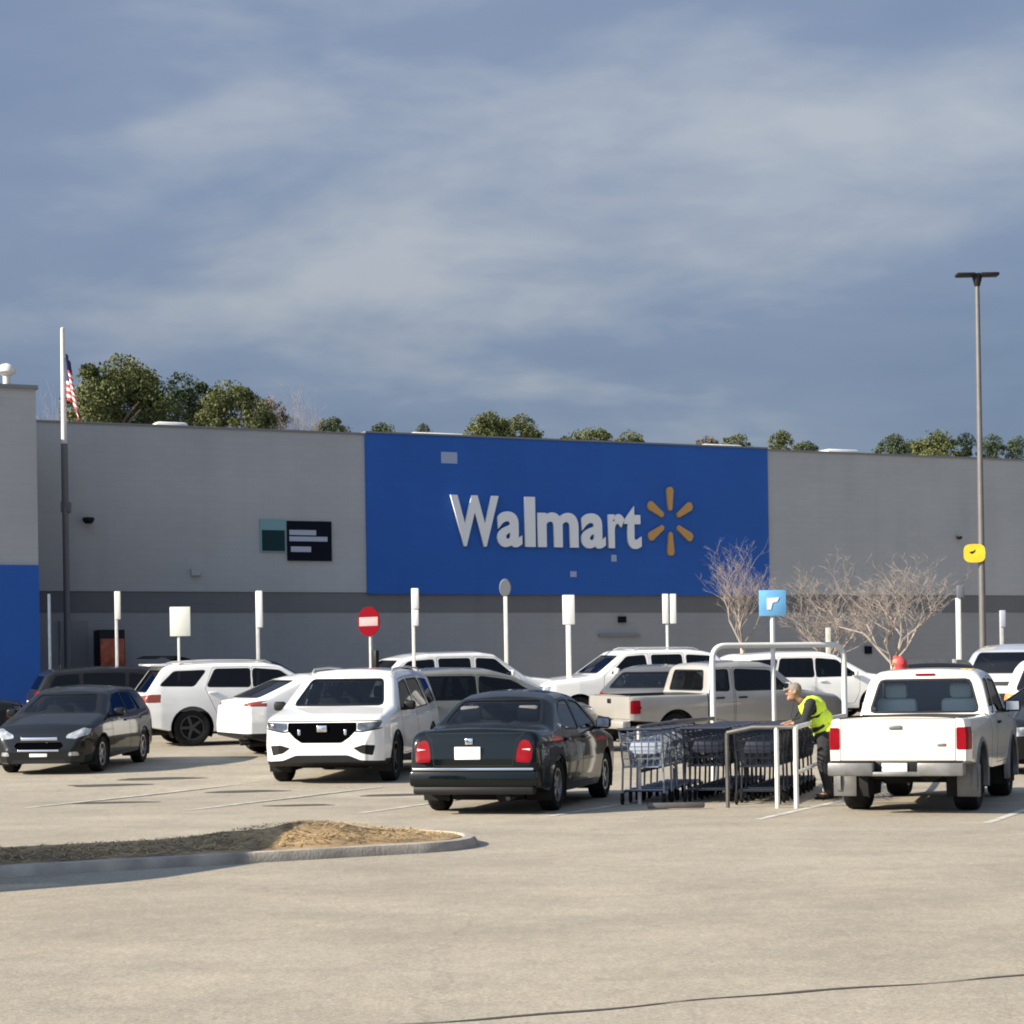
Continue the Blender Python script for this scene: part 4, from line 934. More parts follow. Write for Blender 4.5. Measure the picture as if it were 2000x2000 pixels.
def crown_tree(px, pytop, wpx, Y, lm, label, shape='round', n=2600, hfrac=.8, seed=0):
    rg = np.random.RandomState(seed + 11); base = on_ground(px, Y); base.z = gz(Y); topz = at(px, pytop, Y).z; hgt = topz - base.z; wd = wpx / F * Y; vis = max(.6, (840 + .036 * (px - 350) - pytop) / F * Y)
    root = empty('evergreen_tree' if lm != 3 else 'brown_tree', (base.x, Y, base.z), 0, label, 'tree', 'trees behind the store')
    b = bmesh.new(); tube(b, [(0, 0, 0), (.1, 0, hgt * .3), (-.05, .1, hgt * .6), (0, 0, hgt * .9)], [hgt * .022, hgt * .017, hgt * .011, hgt * .003], 8)
    for k in range(9):
        z = hgt * rg.uniform(.35, .8); a = rg.uniform(0, 6.28); l_ = wd * .42; tube(b, [(0, 0, z), (math.cos(a) * l_ * .5, math.sin(a) * l_ * .5, z + l_ * .3), (math.cos(a) * l_, math.sin(a) * l_, z + l_ * .5)], [hgt * .008, hgt * .005, .02], 5)
    obj('trunk', b, M_BARK, root)
    ch = vis * 2.3 + wd * .25; cz = hgt - ch / 2; nc = 44; C = []
    while len(C) < nc:
        p = rg.uniform(-1, 1, 3)
        if np.linalg.norm(p) > 1: continue
        p = np.sign(p) * np.abs(p) ** .75; q = p.copy(); h_ = (p[2] + 1) / 2
        if shape == 'cone': q[:2] *= max(.15, 1.05 - h_) * 1.15
        elif shape == 'wide': q[:2] *= (1.1 if h_ < .75 else .75)
        C.append((q[0] * wd * .46, q[1] * wd * .46, cz + q[2] * ch * .43 - abs(q[0]) * ch * rg.uniform(0, .16), min(wd, ch) * rg.uniform(.12, .26)))
    m_ = min(wd, ch); C.append((wd * .05, 0, hgt - m_ * .15, m_ * .17)); C.append((wd * .18, 0, hgt - m_ * .27, m_ * .2)); C.append((-wd * .16, 0, hgt - m_ * .25, m_ * .2)); C.append((wd * .33, 0, hgt - m_ * .5, m_ * .2)); C.append((-wd * .33, 0, hgt - m_ * .48, m_ * .2))
    for _ in range(16):                      # straggling tufts break the outline
        a = rg.uniform(0, 6.28); el_ = rg.uniform(-.1, 1.0); rr = rg.uniform(.44, .56)
        C.append((math.cos(a) * math.cos(el_) * wd * rr, math.sin(a) * math.cos(el_) * wd * rr, cz + math.sin(el_) * ch * rg.uniform(.38, .5), min(wd, ch) * rg.uniform(.05, .10)))
    C = np.array(C); idx = rg.randint(0, len(C), n); d = rg.normal(size=(n, 3)); d /= np.linalg.norm(d, axis=1)[:, None]; rad = rg.uniform(.55, 1.12, n)[:, None]
    P = C[idx, :3] + d * rad * C[idx, 3:4] * np.array([1, 1, .8]); P = P[P[:, 2] < hgt + .2]; n = len(P)
    sz = rg.uniform(.04, .11, n)[:, None] * (wd / 8) ** .35; u = rg.normal(size=(n, 3)); u /= np.linalg.norm(u, axis=1)[:, None]; v = np.cross(u, rg.normal(size=(n, 3))); v /= np.linalg.norm(v, axis=1)[:, None]
    V = np.stack([P - u * sz * 1.3, P + v * sz * .7, P + u * sz * 1.3, P - v * sz * .7], 1).reshape(-1, 3)
    me = bpy.data.meshes.new('crown'); me.from_pydata(V.tolist(), [], np.arange(n * 4).reshape(-1, 4).tolist()); me.materials.append(LEAF[lm]); link(bpy.data.objects.new('crown', me), root)
TREES = [  # px, top py, width px, Y, leaf, label, shape, n
    (240, 690, 215, 100, 0, 'largest rounded olive green tree rising behind the flag', 'wide', 7500), (356, 726, 190, 108, 1, 'dark green tree tucked behind the big olive tree', 'round', 4500),
    (470, 750, 150, 100, 0, 'bushy green tree right of the dark one, beside bare branches', 'round', 4200), (532, 776, 90, 106, 3, 'brownish thin tree at the right edge of the left tree clump', 'cone', 1500),
    (652, 812, 66, 120, 2, 'small round treetop just left of the blue panel', 'round', 1600), (752, 824, 54, 125, 2, 'small tufted treetop above the left end of the blue panel', 'round', 1400), (834, 826, 36, 130, 2, 'tiny pointed treetop beside the white skylight', 'cone', 700),
    (962, 802, 96, 110, 0, 'pointed olive tree above the blue panel, left half of the middle clump', 'cone', 2600), (1022, 806, 96, 112, 0, 'broader olive tree above the blue panel, right half of the middle clump', 'round', 2600),
    (1160, 830, 104, 118, 0, 'flat topped green tree above the sign spark', 'wide', 2000), (1236, 838, 56, 122, 0, 'low green treetop right of the flat topped tree', 'round', 1200), (1110, 850, 40, 128, 2, 'very low treetop left of the flat topped tree', 'round', 700),
    (1390, 850, 54, 125, 3, 'low brownish treetop near the right end of the blue panel', 'round', 900), (1446, 846, 62, 122, 0, 'rounded low treetop above the blue panel corner', 'wide', 1300), (1533, 838, 50, 120, 0, 'upright treetop just right of the blue panel corner', 'cone', 1300), (1580, 860, 60, 124, 2, 'low spreading treetop sloping down to the right of the corner', 'wide', 1100),
    (1752, 845, 80, 118, 2, 'leftmost treetop of the row left of the lamp post', 'cone', 1600), (1784, 858, 52, 120, 0, 'low bushy treetop in the gap of the row left of the lamp post', 'round', 1100), (1838, 845, 104, 115, 0, 'widest treetop of the row left of the lamp post', 'wide', 2300), (1893, 843, 44, 118, 1, 'narrow dark treetop right behind the lamp post', 'cone', 1100),
    (1944, 846, 58, 118, 2, 'green treetop just right of the lamp post', 'cone', 1300), (1996, 850, 50, 118, 2, 'treetop at the right edge of the photo', 'round', 1000)]
for i, (px, py, wpx, Y, lm, lab, shp, n) in enumerate(TREES): crown_tree(px, py, wpx, Y, lm, lab, shp, int(n * (7 if i < 4 else 5.5)), .62 if i < 4 else .45, i)
def bare_tree(base, hgt, label, m, trunk_m, seed, spread=.6, lev=5, group='bare trees in front of the store', trunk_h=.32, tr=.075, thin=.012, wide=1.0):
    rg = random.Random(seed); root = empty('bare_tree', base, 0, label, 'tree', group)
    tb, cb = bmesh.new(), bmesh.new()
    def br(p, d, l, r, k):
        q = p + d * l * .5 + Vector((rg.uniform(-1, 1), rg.uniform(-1, 1), rg.uniform(-.3, 1))) * l * .06; e = q + (d + Vector((rg.uniform(-1, 1), rg.uniform(-1, 1), rg.uniform(-.2, .6))) * .22).normalized() * l * .5
        tube(cb, [p, q, e], [r, r * .85, r * .68], 5 if k < 2 else 3, False)
        if k >= lev: return
        for _ in range(3 if k < 3 else 2):
            nd = (d + Vector((rg.uniform(-1, 1), rg.uniform(-1, 1), rg.uniform(-.25, .75))) * (spread + .1 * k)).normalized()
            br(e if rg.random() < .6 else q, nd, l * rg.uniform(.62, .88), max(thin, r * .56), k + 1)
    th_ = hgt * trunk_h; tube(tb, [(0, 0, 0), (.04, 0, th_ * .5), (0, 0, th_)], [tr * 1.2, tr, tr * .9], 8); obj('trunk', tb, trunk_m, root)
    for k in range(5):
        a = 2 * math.pi * k / 5 + rg.uniform(-.4, .4); br(Vector((0, 0, th_ * rg.uniform(.86, 1))), Vector((math.cos(a) * spread, math.sin(a) * spread, 1)).normalized(), hgt * rg.uniform(.17, .25), tr * .55, 0)
    kz = (hgt - th_) / max(.1, max(v.co.z for v in cb.verts) - th_)
    for v in cb.verts: v.co.z = th_ + (v.co.z - th_) * kz; v.co.x *= kz * wide; v.co.y *= kz * wide
    obj('branches', cb, m, root)
for px, Y, pyt, lab, sd_, spr, lv, th2, tk in ((1745, 56, 1062, 'bare winter tree with a pale trunk behind the white pickup', 5, .85, 6, .30, M_PALE), (1452, 60, 1040, 'thin bare tree in front of the blue panel edge', 8, .55, 6, .36, M_PALE), (1620, 59, 1090, 'low spreading bare tree with a leaning limb left of the pale trunk', 12, .95, 6, .30, M_PALE)):
    p = on_ground(px, Y); bare_tree(p, at(px, pyt, Y).z - p.z, lab, M_TWIG, tk, sd_, spr, lv, trunk_h=th2, thin=.0034, wide=1.05)
for px, Y, pyt, lab, sd_ in ((95, 96, 755, 'hazy bare tree between the entrance block and the flag', 21), (565, 100, 725, 'hazy bare tree right of the left tree clump', 23)):
    p = on_ground(px, Y); bare_tree(p, at(px, pyt, Y).z - p.z, lab, mat('far_twig', (.24, .21, .20), .9), M_BARK, sd_, .42, 6, 'bare trees behind the store', .45, .16, .010, .62)

# ------------------------------------------------------------------ vehicles
TALL = variant(BIG, top=[(0, 1.0), (.04, 1.9), (.12, 2.30), (.3, 2.40), (3.4, 2.40), (3.7, 2.30), (4.45, 1.35), (4.6, 1.28), (5.0, 1.15), (5.12, 1.0), (5.2, .7)],
    side=[(.3, .96), (.8, 1.0), (1.3, .98), (2.4, .86)], wind=[(-.74, 1.45), (.74, 1.45), (.66, 2.15), (-.66, 2.15)], rearwin=[(-.6, 1.3), (.6, 1.3), (.56, 2.0), (-.56, 2.0)],
    windows=[[(3.0, 1.33), (4.1, 1.35), (3.6, 1.95), (3.0, 1.98)]], doors=[[(2.9, .5), (3.6, .5), (3.8, .9), (4.2, 1.3), (3.64, 2.05), (2.92, 2.1)]], cabin=(.4, 4.3), seats=[(3.1, .42), (3.1, -.42)], mirror=(4.0, 1.36))
vehicle('shadow_van', 'unseen tall black van added outside the left edge to shade the island', TALL, P_BLACK, 1000 - 7.2 / 16.5 * 4000, 16.5, (2.6, 0), 244, 'van')  # unseen van, added only to cast the shadow on the island
vehicle('parked_suv', 'white three row suv facing us with black v shaped grille and roof rails', SUV3, P_WHITE, 766, 32.7, (4.03, .9), 261, 'suv', rails=(.7, 2.9), mirror_m=M_BLK, black_low=(.3, 4.7, .40), rim=M_DRIM)
vehicle('parked_hatchback', 'black hatchback facing us with chrome grille bar and bright headlights', HATCH, P_BLACK, 200, 36.2, (3.47, .86), 264.5, 'car')
vehicle('parked_sedan', 'dark green sedan seen from behind with a white plate and red tail lights', SEDAN, P_GREEN, 851, 25.6, (1.0, .78), 75, 'car', seat_m=mat('seat_mid', (.12, .12, .12), .8), rim=M_RIM)
vehicle('parked_suv', 'large white suv in profile with black windows and dark wheels, beside the black hatchback', SUVR, P_WHITE, 377, 44.3, (1.07, -.95), 21, 'suv', rails=(.85, 2.9), rim=M_DRIM, tail_m=mat('faded_tail', (.22, .05, .04), .3))
vehicle('parked_crossover', 'white fastback crossover squeezed between the profile suv and the three row suv', CROSS, P_WHITE, 436, 40.9, (.06, .55), 30, 'car', tail_m=mat('faded_tail', (.22, .05, .04), .3))
vehicle('parked_suv', 'pearl white suv with three dark side windows below the blue panel', BIG, P_PEARL, 812, 48.6, (.9, -.8), 22, 'suv', rails=None)
vehicle('parked_minivan', 'pewter minivan behind the roof of the dark green sedan', VAN, P_TAN, 742, 38.0, (.3, -.8), 24, 'minivan', glass_s=M_TINT)
vehicle('parked_suv', 'bright white suv facing left behind the silver pickup', variant(BIG, zs=1.1), P_WHITE, 1058, 49.4, (5.12, .8), 197, 'suv', rails=(1.0, 2.7))
vehicle('pickup_truck', 'silver extended cab pickup in profile behind the trolley bay', CREW, P_SILV, 1236, 39.4, (.02, -.82), 28, 'pickup')
vehicle('parked_crossover', 'grey crossover showing its side windows above the silver pickup bed', CROSS, P_GREY, 1243, 42.7, (.1, .0), 72, 'car', glass_s=glass('glass_green', (.35, .42, .40)))
vehicle('parked_suv', 'white suv with a rising bonnet seen through the trolley bay arch', SUV3, P_WHITE, 1445, 52.0, (.4, -.8), 14, 'suv')
vehicle('pickup_truck', 'old white compact pickup seen from behind with square red tail lights', TRUCK, P_CREAM, 1668, 24.6, (1.02, .71), 69.5, 'pickup', flare=M_BUMP, seat_m=M_SEAT_G, rim=M_DRIM, mirror_m=M_BLK)
vehicle('parked_sedan', 'black sedan just right of the white pickup', SEDAN, P_BLACK, 1968, 31.5, (4.6, .5), 215, 'car')
vehicle('parked_minivan', 'black minivan whose roof shows above the white pickup cab', VAN, P_BLACK, 1828, 39.0, (.1, 0), 80, 'minivan')
vehicle('parked_suv', 'blue silver suv with a dark rear window under the lamp post', variant(BIG, rear_black=[[(-1, .3), (1, .3), (1, 1.10), (-1, 1.10)]]), P_BLUEGREY, 1890, 46.0, (.2, .85), 62, 'suv')
vehicle('parked_suv', 'cream white suv with an orange tail light cut by the right edge', SUV3, P_CREAM, 1966, 37.0, (.1, .85), 58, 'suv', tail_m=M_AMBER)
vehicle('parked_suv', 'dark grey suv cut by the left edge, below the blue entrance', SUV3, P_CHAR, 40, 43.0, (4.9, -.7), 12, 'suv')
vehicle('parked_minivan', 'dark grey minivan with a red tail lamp behind the black hatchback', VAN, P_CHAR, 70, 49.5, (.05, -.85), 20, 'minivan')
vehicle('parked_suv', 'dark suv with its tailgate raised behind the large white profile suv', SUV3, P_CHAR, 372, 55.0, (.5, -.5), 35, 'suv', open_hatch=True)

# ------------------------------------------------------------------ signs and posts
def post_sign(px, Y, pytop, label, plates=(), w=.055, cat='sign', name='parking_sign', m=M_WPOST, group='white posts and signs in front of the store', tilt=0):
    p = on_ground(px, Y); root = empty(name, p, 0, label, cat, group)
    b = bmesh.new(); box(b, (tilt * .5, 0, (at(px, pytop, Y).z - p.z) / 2), (w, w, at(px, pytop, Y).z - p.z), .008); obj('post', b, m, root)
    for (x0, y0, x1, y1, th_, pm) in plates:
        a = at(x0, y1, Y); c = at(x1, y0, Y); b = bmesh.new()
        box(b, ((a.x + c.x) / 2 - p.x, -.05, (a.z + c.z) / 2 - p.z), (c.x - a.x, th_, c.z - a.z), min(.02, th_ / 3)); obj('plate', b, pm, root)
    return root
M_PL = mat('sign_face_white', (.70, .70, .67), .45); M_PLB = mat('sign_face_pale', (.62, .63, .58), .5); M_SGREY = mat('sign_back_grey', (.11, .12, .14), .6)
post_sign(100, 53.5, 1160, 'slim post nearest the blue entrance, without a plate', (), .07, m=M_STEEL)
post_sign(231, 51.5, 1155, 'post in front of the red vending machine', ((226, 1155, 236, 1210, .05, M_WPOST),), .075, m=M_STEEL)
post_sign(352, 50.5, 1198, 'large pale blank square sign above the white profile suv', ((333, 1185, 372, 1243, .03, M_PLB),), .06)
post_sign(507, 48.8, 1156, 'sign turned edge on above the white profile suv roof', ((501, 1154, 513, 1226, .08, M_PL),), .085, m=M_STEEL)
post_sign(811, 45.2, 1150, 'sign turned edge on before the pearl white suv', ((804, 1149, 818, 1190, .08, M_PL), (805, 1191, 818, 1223, .08, M_PL)), .07)
post_sign(991, 53.5, 1165, 'post with a round grey sign head in front of the blue panel', (), .10)
post_sign(1113, 50.5, 1165, 'narrow white double plate on a thick post left of the double post', ((1099, 1162, 1122, 1220, .05, M_PL),), .12)
post_sign(1306, 50.5, 1160, 'two white plates side by side on one thin post', ((1294, 1160, 1305, 1218, .04, M_PL), (1309, 1160, 1320, 1218, .04, M_PL)), .06)
post_sign(1620, 54.5, 1226, 'plain tan post between the bare trees', (), .12, m=M_PALE)
post_sign(1875, 51.0, 1168, 'post with a dark cap left of the lamp post', ((1868, 1143, 1882, 1168, .1, M_SGREY),), .11)
post_sign(1919 + 40, 52.5, 1192, 'short thin post right of the lamp post', ((1953, 1192, 1963, 1225, .05, M_BAR),), .09, m=M_STEEL)
p = bpy.data.objects['parking_sign.005']; bq = bmesh.new(); c = at(991, 1148, 53.5); lathe(bq, [(.001, -.03), (.14, -.03), (.16, 0), (.14, .03), (.001, .03)], 18, 'y')
for v in bq.verts: v.co.z = v.co.z * 1.5 + c.z - p.location.z
obj('sign_head', bq, M_SGREY, p)
# do not enter sign
Y = 46.3; p = on_ground(727, Y); root = empty('no_entry_sign', p, R(-38), 'red round no entry sign with a white bar, turned aside', 'sign')
zc = at(727, 1214, Y).z - p.z; b = bmesh.new(); tube(b, [(0, 0, 0), (0, 0, zc + .2)], .04, 8); obj('post', b, M_STEEL, root)
b = bmesh.new(); lathe(b, [(.001, -.06), (.335, -.06), (.335, -.045), (.001, -.045)], 28, 'y'); bmesh.ops.translate(b, vec=(0, 0, zc), verts=b.verts[:]); obj('disc', b, mat('sign_red', (.15, .006, .012), .9, spec=0), root)
b = bmesh.new(); box(b, (0, -.064, zc), (.56, .008, .20), .003); obj('bar', b, mat('sign_bar_faded', (.32, .25, .25), .9, spec=0), root)
b = bmesh.new(); box(b, (.10, .05, .35 + zc - 1.25), (.12, .12, .5), .02); obj('post_box', b, M_BLK, root)
# lamp post
Y = 52.0; p = on_ground(1922, Y); ht = at(1909, 540, Y).z - p.z; root = empty('lamp_post', p, 0, 'tall grey car park lamp post with two flat lamp heads', 'lamp post')
b = bmesh.new(); tube(b, [(0, 0, 0), (0, 0, ht)], [.095, .055], 14); box(b, (0, 0, .35), (.5, .5, .7), .06); obj('pole', b, mat('pole_grey', (.13, .125, .12), .5, .2, var=.1), root)
for s in (-1, 1):
    b = bmesh.new(); box(b, (s * .30, 0, ht + .04), (.48, .34, .085), .035); obj('lamp_head', b, M_BLK, root)
b = bmesh.new(); lathe(b, [(.07, ht - .25), (.13, ht - .02), (.13, ht + .07), (.001, ht + .09)], 12, 'z'); obj('head_mount', b, M_BLK, root)
c = at(1903, 1081, Y); t = empty('lot_marker_sign', (c.x, Y, c.z), 0, 'yellow rounded tag sign fixed to the lamp post', 'sign')
b = bmesh.new(); prism(b, [(.27 * math.copysign(abs(math.cos(a)) ** .6, math.cos(a)), .235 * math.copysign(abs(math.sin(a)) ** .6, math.sin(a))) for a in [2 * math.pi * k / 20 for k in range(20)]], .03, lambda x, z, d: (x - .02, d - .12, z)); obj('plate', b, mat('sign_yellow', (.80, .55, .03), .45, var=.12, vscale=5), t)
b = bmesh.new(); prism(b, [(-.14, .03), (-.02, .06), (.02, .10), (0, .03), (-.08, -.02)], .006, lambda x, z, d: (x - .02, d - .128, z)); obj('dark_mark', b, M_BLK, t)
b = bmesh.new(); box(b, (.20, -.06, 0), (.16, .05, .06), .01); obj('bracket', b, M_STEEL, t)

# ------------------------------------------------------------------ trolley bay
NL, NR, FL_, FRr = Vector((1.45, 25.2, 0)), Vector((3.42, 24.6, 0)), Vector((3.06, 31.2, 0)), Vector((5.02, 30.8, 0))
NR = Vector((1.52 * 0 + (1552 - 1000) * 24.9 / F, 24.9, 0)); NL = Vector(((1222 - 1000) * 25.6 / F, 25.6, 0))
FL_ = Vector(((1392 - 1000) * 30.6 / F, 30.6, 0)); FRr = Vector(((1649 - 1000) * 31.4 / F, 31.4, 0))
bay = empty('trolley_bay', (NL.x, NL.y, 0), 0, 'white tubular trolley return bay with a rounded arch over its far end', 'cart corral')
O = Vector((NL.x, NL.y, 0))
def loc(p, z): return (p.x - O.x, p.y - O.y, z)
HT = at(1517, 1260, 31.0).z
b = bmesh.new(); r_ = .14; zA = HT
d = (FRr - FL_).normalized()
pts = [loc(FL_, gz(30.6))] + [loc(FL_, zA - .22)] + [tuple(v) for v in arc(loc(FL_, zA - .22), loc(FL_, zA), loc(FL_ + d * .22, zA), 6)] + [tuple(v) for v in arc(loc(FRr - d * .22, zA), loc(FRr, zA), loc(FRr, zA - .22), 6)] + [loc(FRr, gz(31.4))]
tube(b, pts, .042, 10); obj('arch', b, M_WPOST, bay)
M_RAILD = mat('rail_dark', (.10, .095, .09), .5, .4, var=.3, vscale=5)
for (A_, B_, nm) in ((NL, FL_, 'side_rail'), (NR, FRr, 'side_rail')):
    for z, rr in ((.98, .032), (.42, .026)):
        b = bmesh.new(); tube(b, [loc(A_ + (B_ - A_) * (.12 if A_ is NL else 0), z), loc(A_ + (B_ - A_) * .5, z + .02), loc(B_, z + gz(30.8))], rr, 8); obj(nm, b, M_RAILD if A_ is NL else M_WPOST, bay)
    for k in ((.12, .5) if A_ is NL else (0, .5)):
        q = A_ + (B_ - A_) * k; b = bmesh.new(); tube(b, [loc(q, 0), loc(q, .99)], .026 if A_ is NL else .03, 8); obj('leg', b, M_STEEL if A_ is NL else M_WPOST, bay)
mid = (FL_ + FRr) / 2 - d * .03; mid.x = (1517 - 1000) * 30.6 / F
zs0, zs1 = at(1517, 1203, 31.0).z, at(1517, 1153, 31.0).z
b = bmesh.new(); tube(b, [loc(mid, gz(31)), loc(mid, zs1 - .05)], .036, 8); obj('sign_pole', b, M_WPOST, bay)
pl = bmesh.new(); c = loc(mid, (zs0 + zs1) / 2); box(pl, (c[0], c[1] - .05, c[2]), (.41, .02, .39), .008); so_ = obj('bay_sign', pl, mat('sign_light_blue', (.13, .36, .60), .45, var=.1, vscale=6), bay)
pl = bmesh.new(); prism(pl, [(-.09, .075), (.10, .085), (.07, .02), (.0, .005), (-.03, -.10), (-.085, -.10)], .006, lambda x, z, q: (c[0] + x, c[1] - .062 - q, c[2] + z)); obj('symbol', pl, M_PL, so_)
b = bmesh.new(); q0 = NL.lerp(NR, .6); tube(b, [loc(q0, 0), loc(q0, .92)], .024, 8); obj('leg', b, M_RAILD, bay)
b = bmesh.new(); q0 = NL.lerp(NR, .89); tube(b, [loc(q0, 0), loc(q0, .98)], .028, 8); obj('leg', b, M_WPOST, bay)
b = bmesh.new(); tube(b, [loc(NL.lerp(NR, .6), .92), loc(NL.lerp(NR, .75), .985), loc(NR, .985)], .026, 8); obj('end_rail', b, M_RAILD, bay)
b = bmesh.new(); box(b, loc((NL + NR) / 2 + Vector((-.45, -.25, 0)), .05), (.7, .06, .07), .02); obj('floor_bar', b, M_RAILD, bay)
# one cart
M_CART = mat('cart_wire', (.030, .036, .048), .4, .5); M_CARTP = mat('cart_plastic_navy', (.010, .014, .03), .5); M_CARTL = mat('cart_wire_pale', (.25, .28, .33), .4, .4); M_FLAP = mat('cart_flap_grey', (.30, .34, .42), .55)
def cart_meshes():
    out = []
    b = bmesh.new(); Z0, Z1 = .52, .98; x0, x1 = -.42, .50; wb0, wb1, wt0, wt1 = .22, .17, .29, .21   # rear is x0
    def cor(t, z): # half width at length t, height z
        k = (z - Z0) / (Z1 - Z0); return (wb0 + (wb1 - wb0) * t) * (1 - k) + (wt0 + (wt1 - wt0) * t) * k
    xr = lambda t, z: x0 + (x1 - x0) * t - (.10 * (1 - (z - Z0) / (Z1 - Z0)) if t > .5 else 0) * t
    zf_ = lambda t: Z1 - .10 * t
    for k in range(5):
        z = Z0 + (Z1 - Z0) * k / 4
        for s in (1, -1): tube(b, [(xr(t, z), s * cor(t, z), z - (.10 * t) * (k / 4)) for t in (0, .5, 1)], .006 if 0 < k < 4 else .011, 4, False)
        tube(b, [(xr(1, z), -cor(1, z), z - .1 * k / 4), (xr(1, z), cor(1, z), z - .1 * k / 4)], .006 if k < 4 else .011, 4, False)
        tube(b, [(xr(0, z), -cor(0, z), z), (xr(0, z), cor(0, z), z)], .006, 4, False)
    for i in range(15):
        t_ = i / 14
        for s in (1, -1): tube(b, [(xr(t_, Z0), s * cor(t_, Z0), Z0), (xr(t_, Z1), s * cor(t_, Z1), zf_(t_))], .0045, 4, False)
        tube(b, [(xr(t_, Z0), -cor(t_, Z0), Z0), (xr(t_, Z0), cor(t_, Z0), Z0)], .0045, 4, False)
    for i in range(7):
        y = (i / 6 - .5) * 2
        for t_ in (0, 1): tube(b, [(xr(t_, Z0), y * cor(t_, Z0), Z0), (xr(t_, Z1), y * cor(t_, Z1), zf_(t_))], .0045, 4, False)
    out.append(('basket', b, M_CART))
    b = bmesh.new()
    for s in (1, -1):
        tube(b, [(-.50, s * .27, 1.04), (-.44, s * .27, .96), (-.34, s * .26, .55), (-.36, s * .27, .16)], .014, 6)
        tube(b, [(-.36, s * .27, .16), (.1, s * .23, .20), (.46, s * .18, .15)], .014, 6)
    tube(b, [(.46, -.18, .15), (.46, .18, .15)], .014, 6); tube(b, [(-.3, -.25, .2), (-.3, .25, .2)], .012, 6)
    out.append(('frame', b, M_CART))
    b = bmesh.new()
    for i in range(9):
        y = (i / 8 - .5); tube(b, [(-.36, y * .5, .19), (.40, y * .36, .19)], .007, 4, False)
    for x in (-.36, -.1, .15, .40): tube(b, [(x, -.25 + (x + .36) * .1, .185), (x, .25 - (x + .36) * .1, .185)], .008, 4, False)
    out.append(('lower_rack', b, M_CART))
    b = bmesh.new(); tube(b, [(-.51, -.29, 1.045), (-.51, .29, 1.045)], .022, 8); out.append(('handle', b, M_CARTP))
    b = bmesh.new(); box(b, (-.34, 0, .80), (.02, .36, .20), .008); out.append(('seat_flap', b, M_FLAP))
    for (x, y) in ((-.36, .27), (-.36, -.27), (.46, .18), (.46, -.18)):
        b = bmesh.new(); lathe(b, [(.03, -.014), (.06, -.014), (.064, 0), (.06, .014), (.03, .014)], 12, 'y', True); box(b, (0, 0, .06), (.03, .05, .07), .008)
        bmesh.ops.translate(b, vec=(x, y, .065), verts=b.verts[:]); out.append(('caster', b, M_RUB))
    return out
proto = empty('shopping_cart', (0, 0, 0)); 
for nm, b, m in cart_meshes(): obj(nm, b, m, proto)
first = [True]
def cart(p, ang, label, group='shopping carts nested in the trolley bay'):
    o = proto if first[0] else copy_tree(proto); first[0] = False
    o.location = (p.x, p.y, gz(p.y)); o.rotation_euler = (0, 0, ang); o.scale = (1, 1, .92); tag(o, label, 'shopping cart', group); return o
SL = ((FL_ - NL) + (FRr - NR)).normalized(); ang = math.atan2(SL.y, SL.x); SW = (NR - NL).normalized()
for col in range(3):
    for k in range((6, 9, 9)[col]):
        t_ = (.10, .84, 1.56)[col]; p = NL + SW * (t_) + SL * (.75 + k * (.44, .36, .40)[col] + (.1, .45, .2)[col])
        if k == 0: lab = ('nearest nested shopping cart beside the dark green sedan', 'nearest cart of the middle nested row', 'nearest cart of the row beside the white posts')[col]
        else: lab = 'dark wire shopping cart nested inside a row in the trolley bay'
        c_ = cart(p, ang + rnd.uniform(-.03, .03), lab)
        if col == 0:
            for ch in c_.children:
                if ch.name.startswith(('basket', 'frame')): ch.material_slots[0].link = 'OBJECT'; ch.material_slots[0].material = M_CARTL
        if col:
            for ch in c_.children:
                if ch.name.startswith('seat_flap'): ch.material_slots[0].link = 'OBJECT'; ch.material_slots[0].material = M_CARTP
                if ch.name.startswith(('basket', 'frame')): ch.material_slots[0].link = 'OBJECT'; ch.material_slots[0].material = M_CART

# ------------------------------------------------------------------ people
def figure(bm_pts, vox):
    """bm_pts: list of chains [(point, radius)...] and ellipsoids; one continuous remeshed body"""
    b = bmesh.new()
    for ch in bm_pts:
        for (p, r), (q, s) in zip(ch, ch[1:]):
            p, q = Vector(p), Vector(q); n = max(2, int((q - p).length / max(.012, min(r, s) * .7)))
            for i in range(n + 1):
                t_ = i / n; g = bmesh.ops.create_icosphere(b, subdivisions=2, radius=r + (s - r) * t_)['verts']; bmesh.ops.translate(b, vec=p + (q - p) * t_, verts=g)
    me = bpy.data.meshes.new('fig'); b.to_mesh(me); b.free(); o = bpy.data.objects.new('fig', me); COL.objects.link(o)
    md = o.modifiers.new('r', 'REMESH'); md.mode = 'VOXEL'; md.voxel_size = vox
    m2 = o.modifiers.new('s', 'SMOOTH'); m2.iterations = 3; m2.factor = .5
    bpy.context.view_layer.update(); res = bpy.data.meshes.new_from_object(o.evaluated_get(bpy.context.evaluated_depsgraph_get())); bpy.data.objects.remove(o)
    b = bmesh.new(); b.from_mesh(res); bpy.data.meshes.remove(res); return b
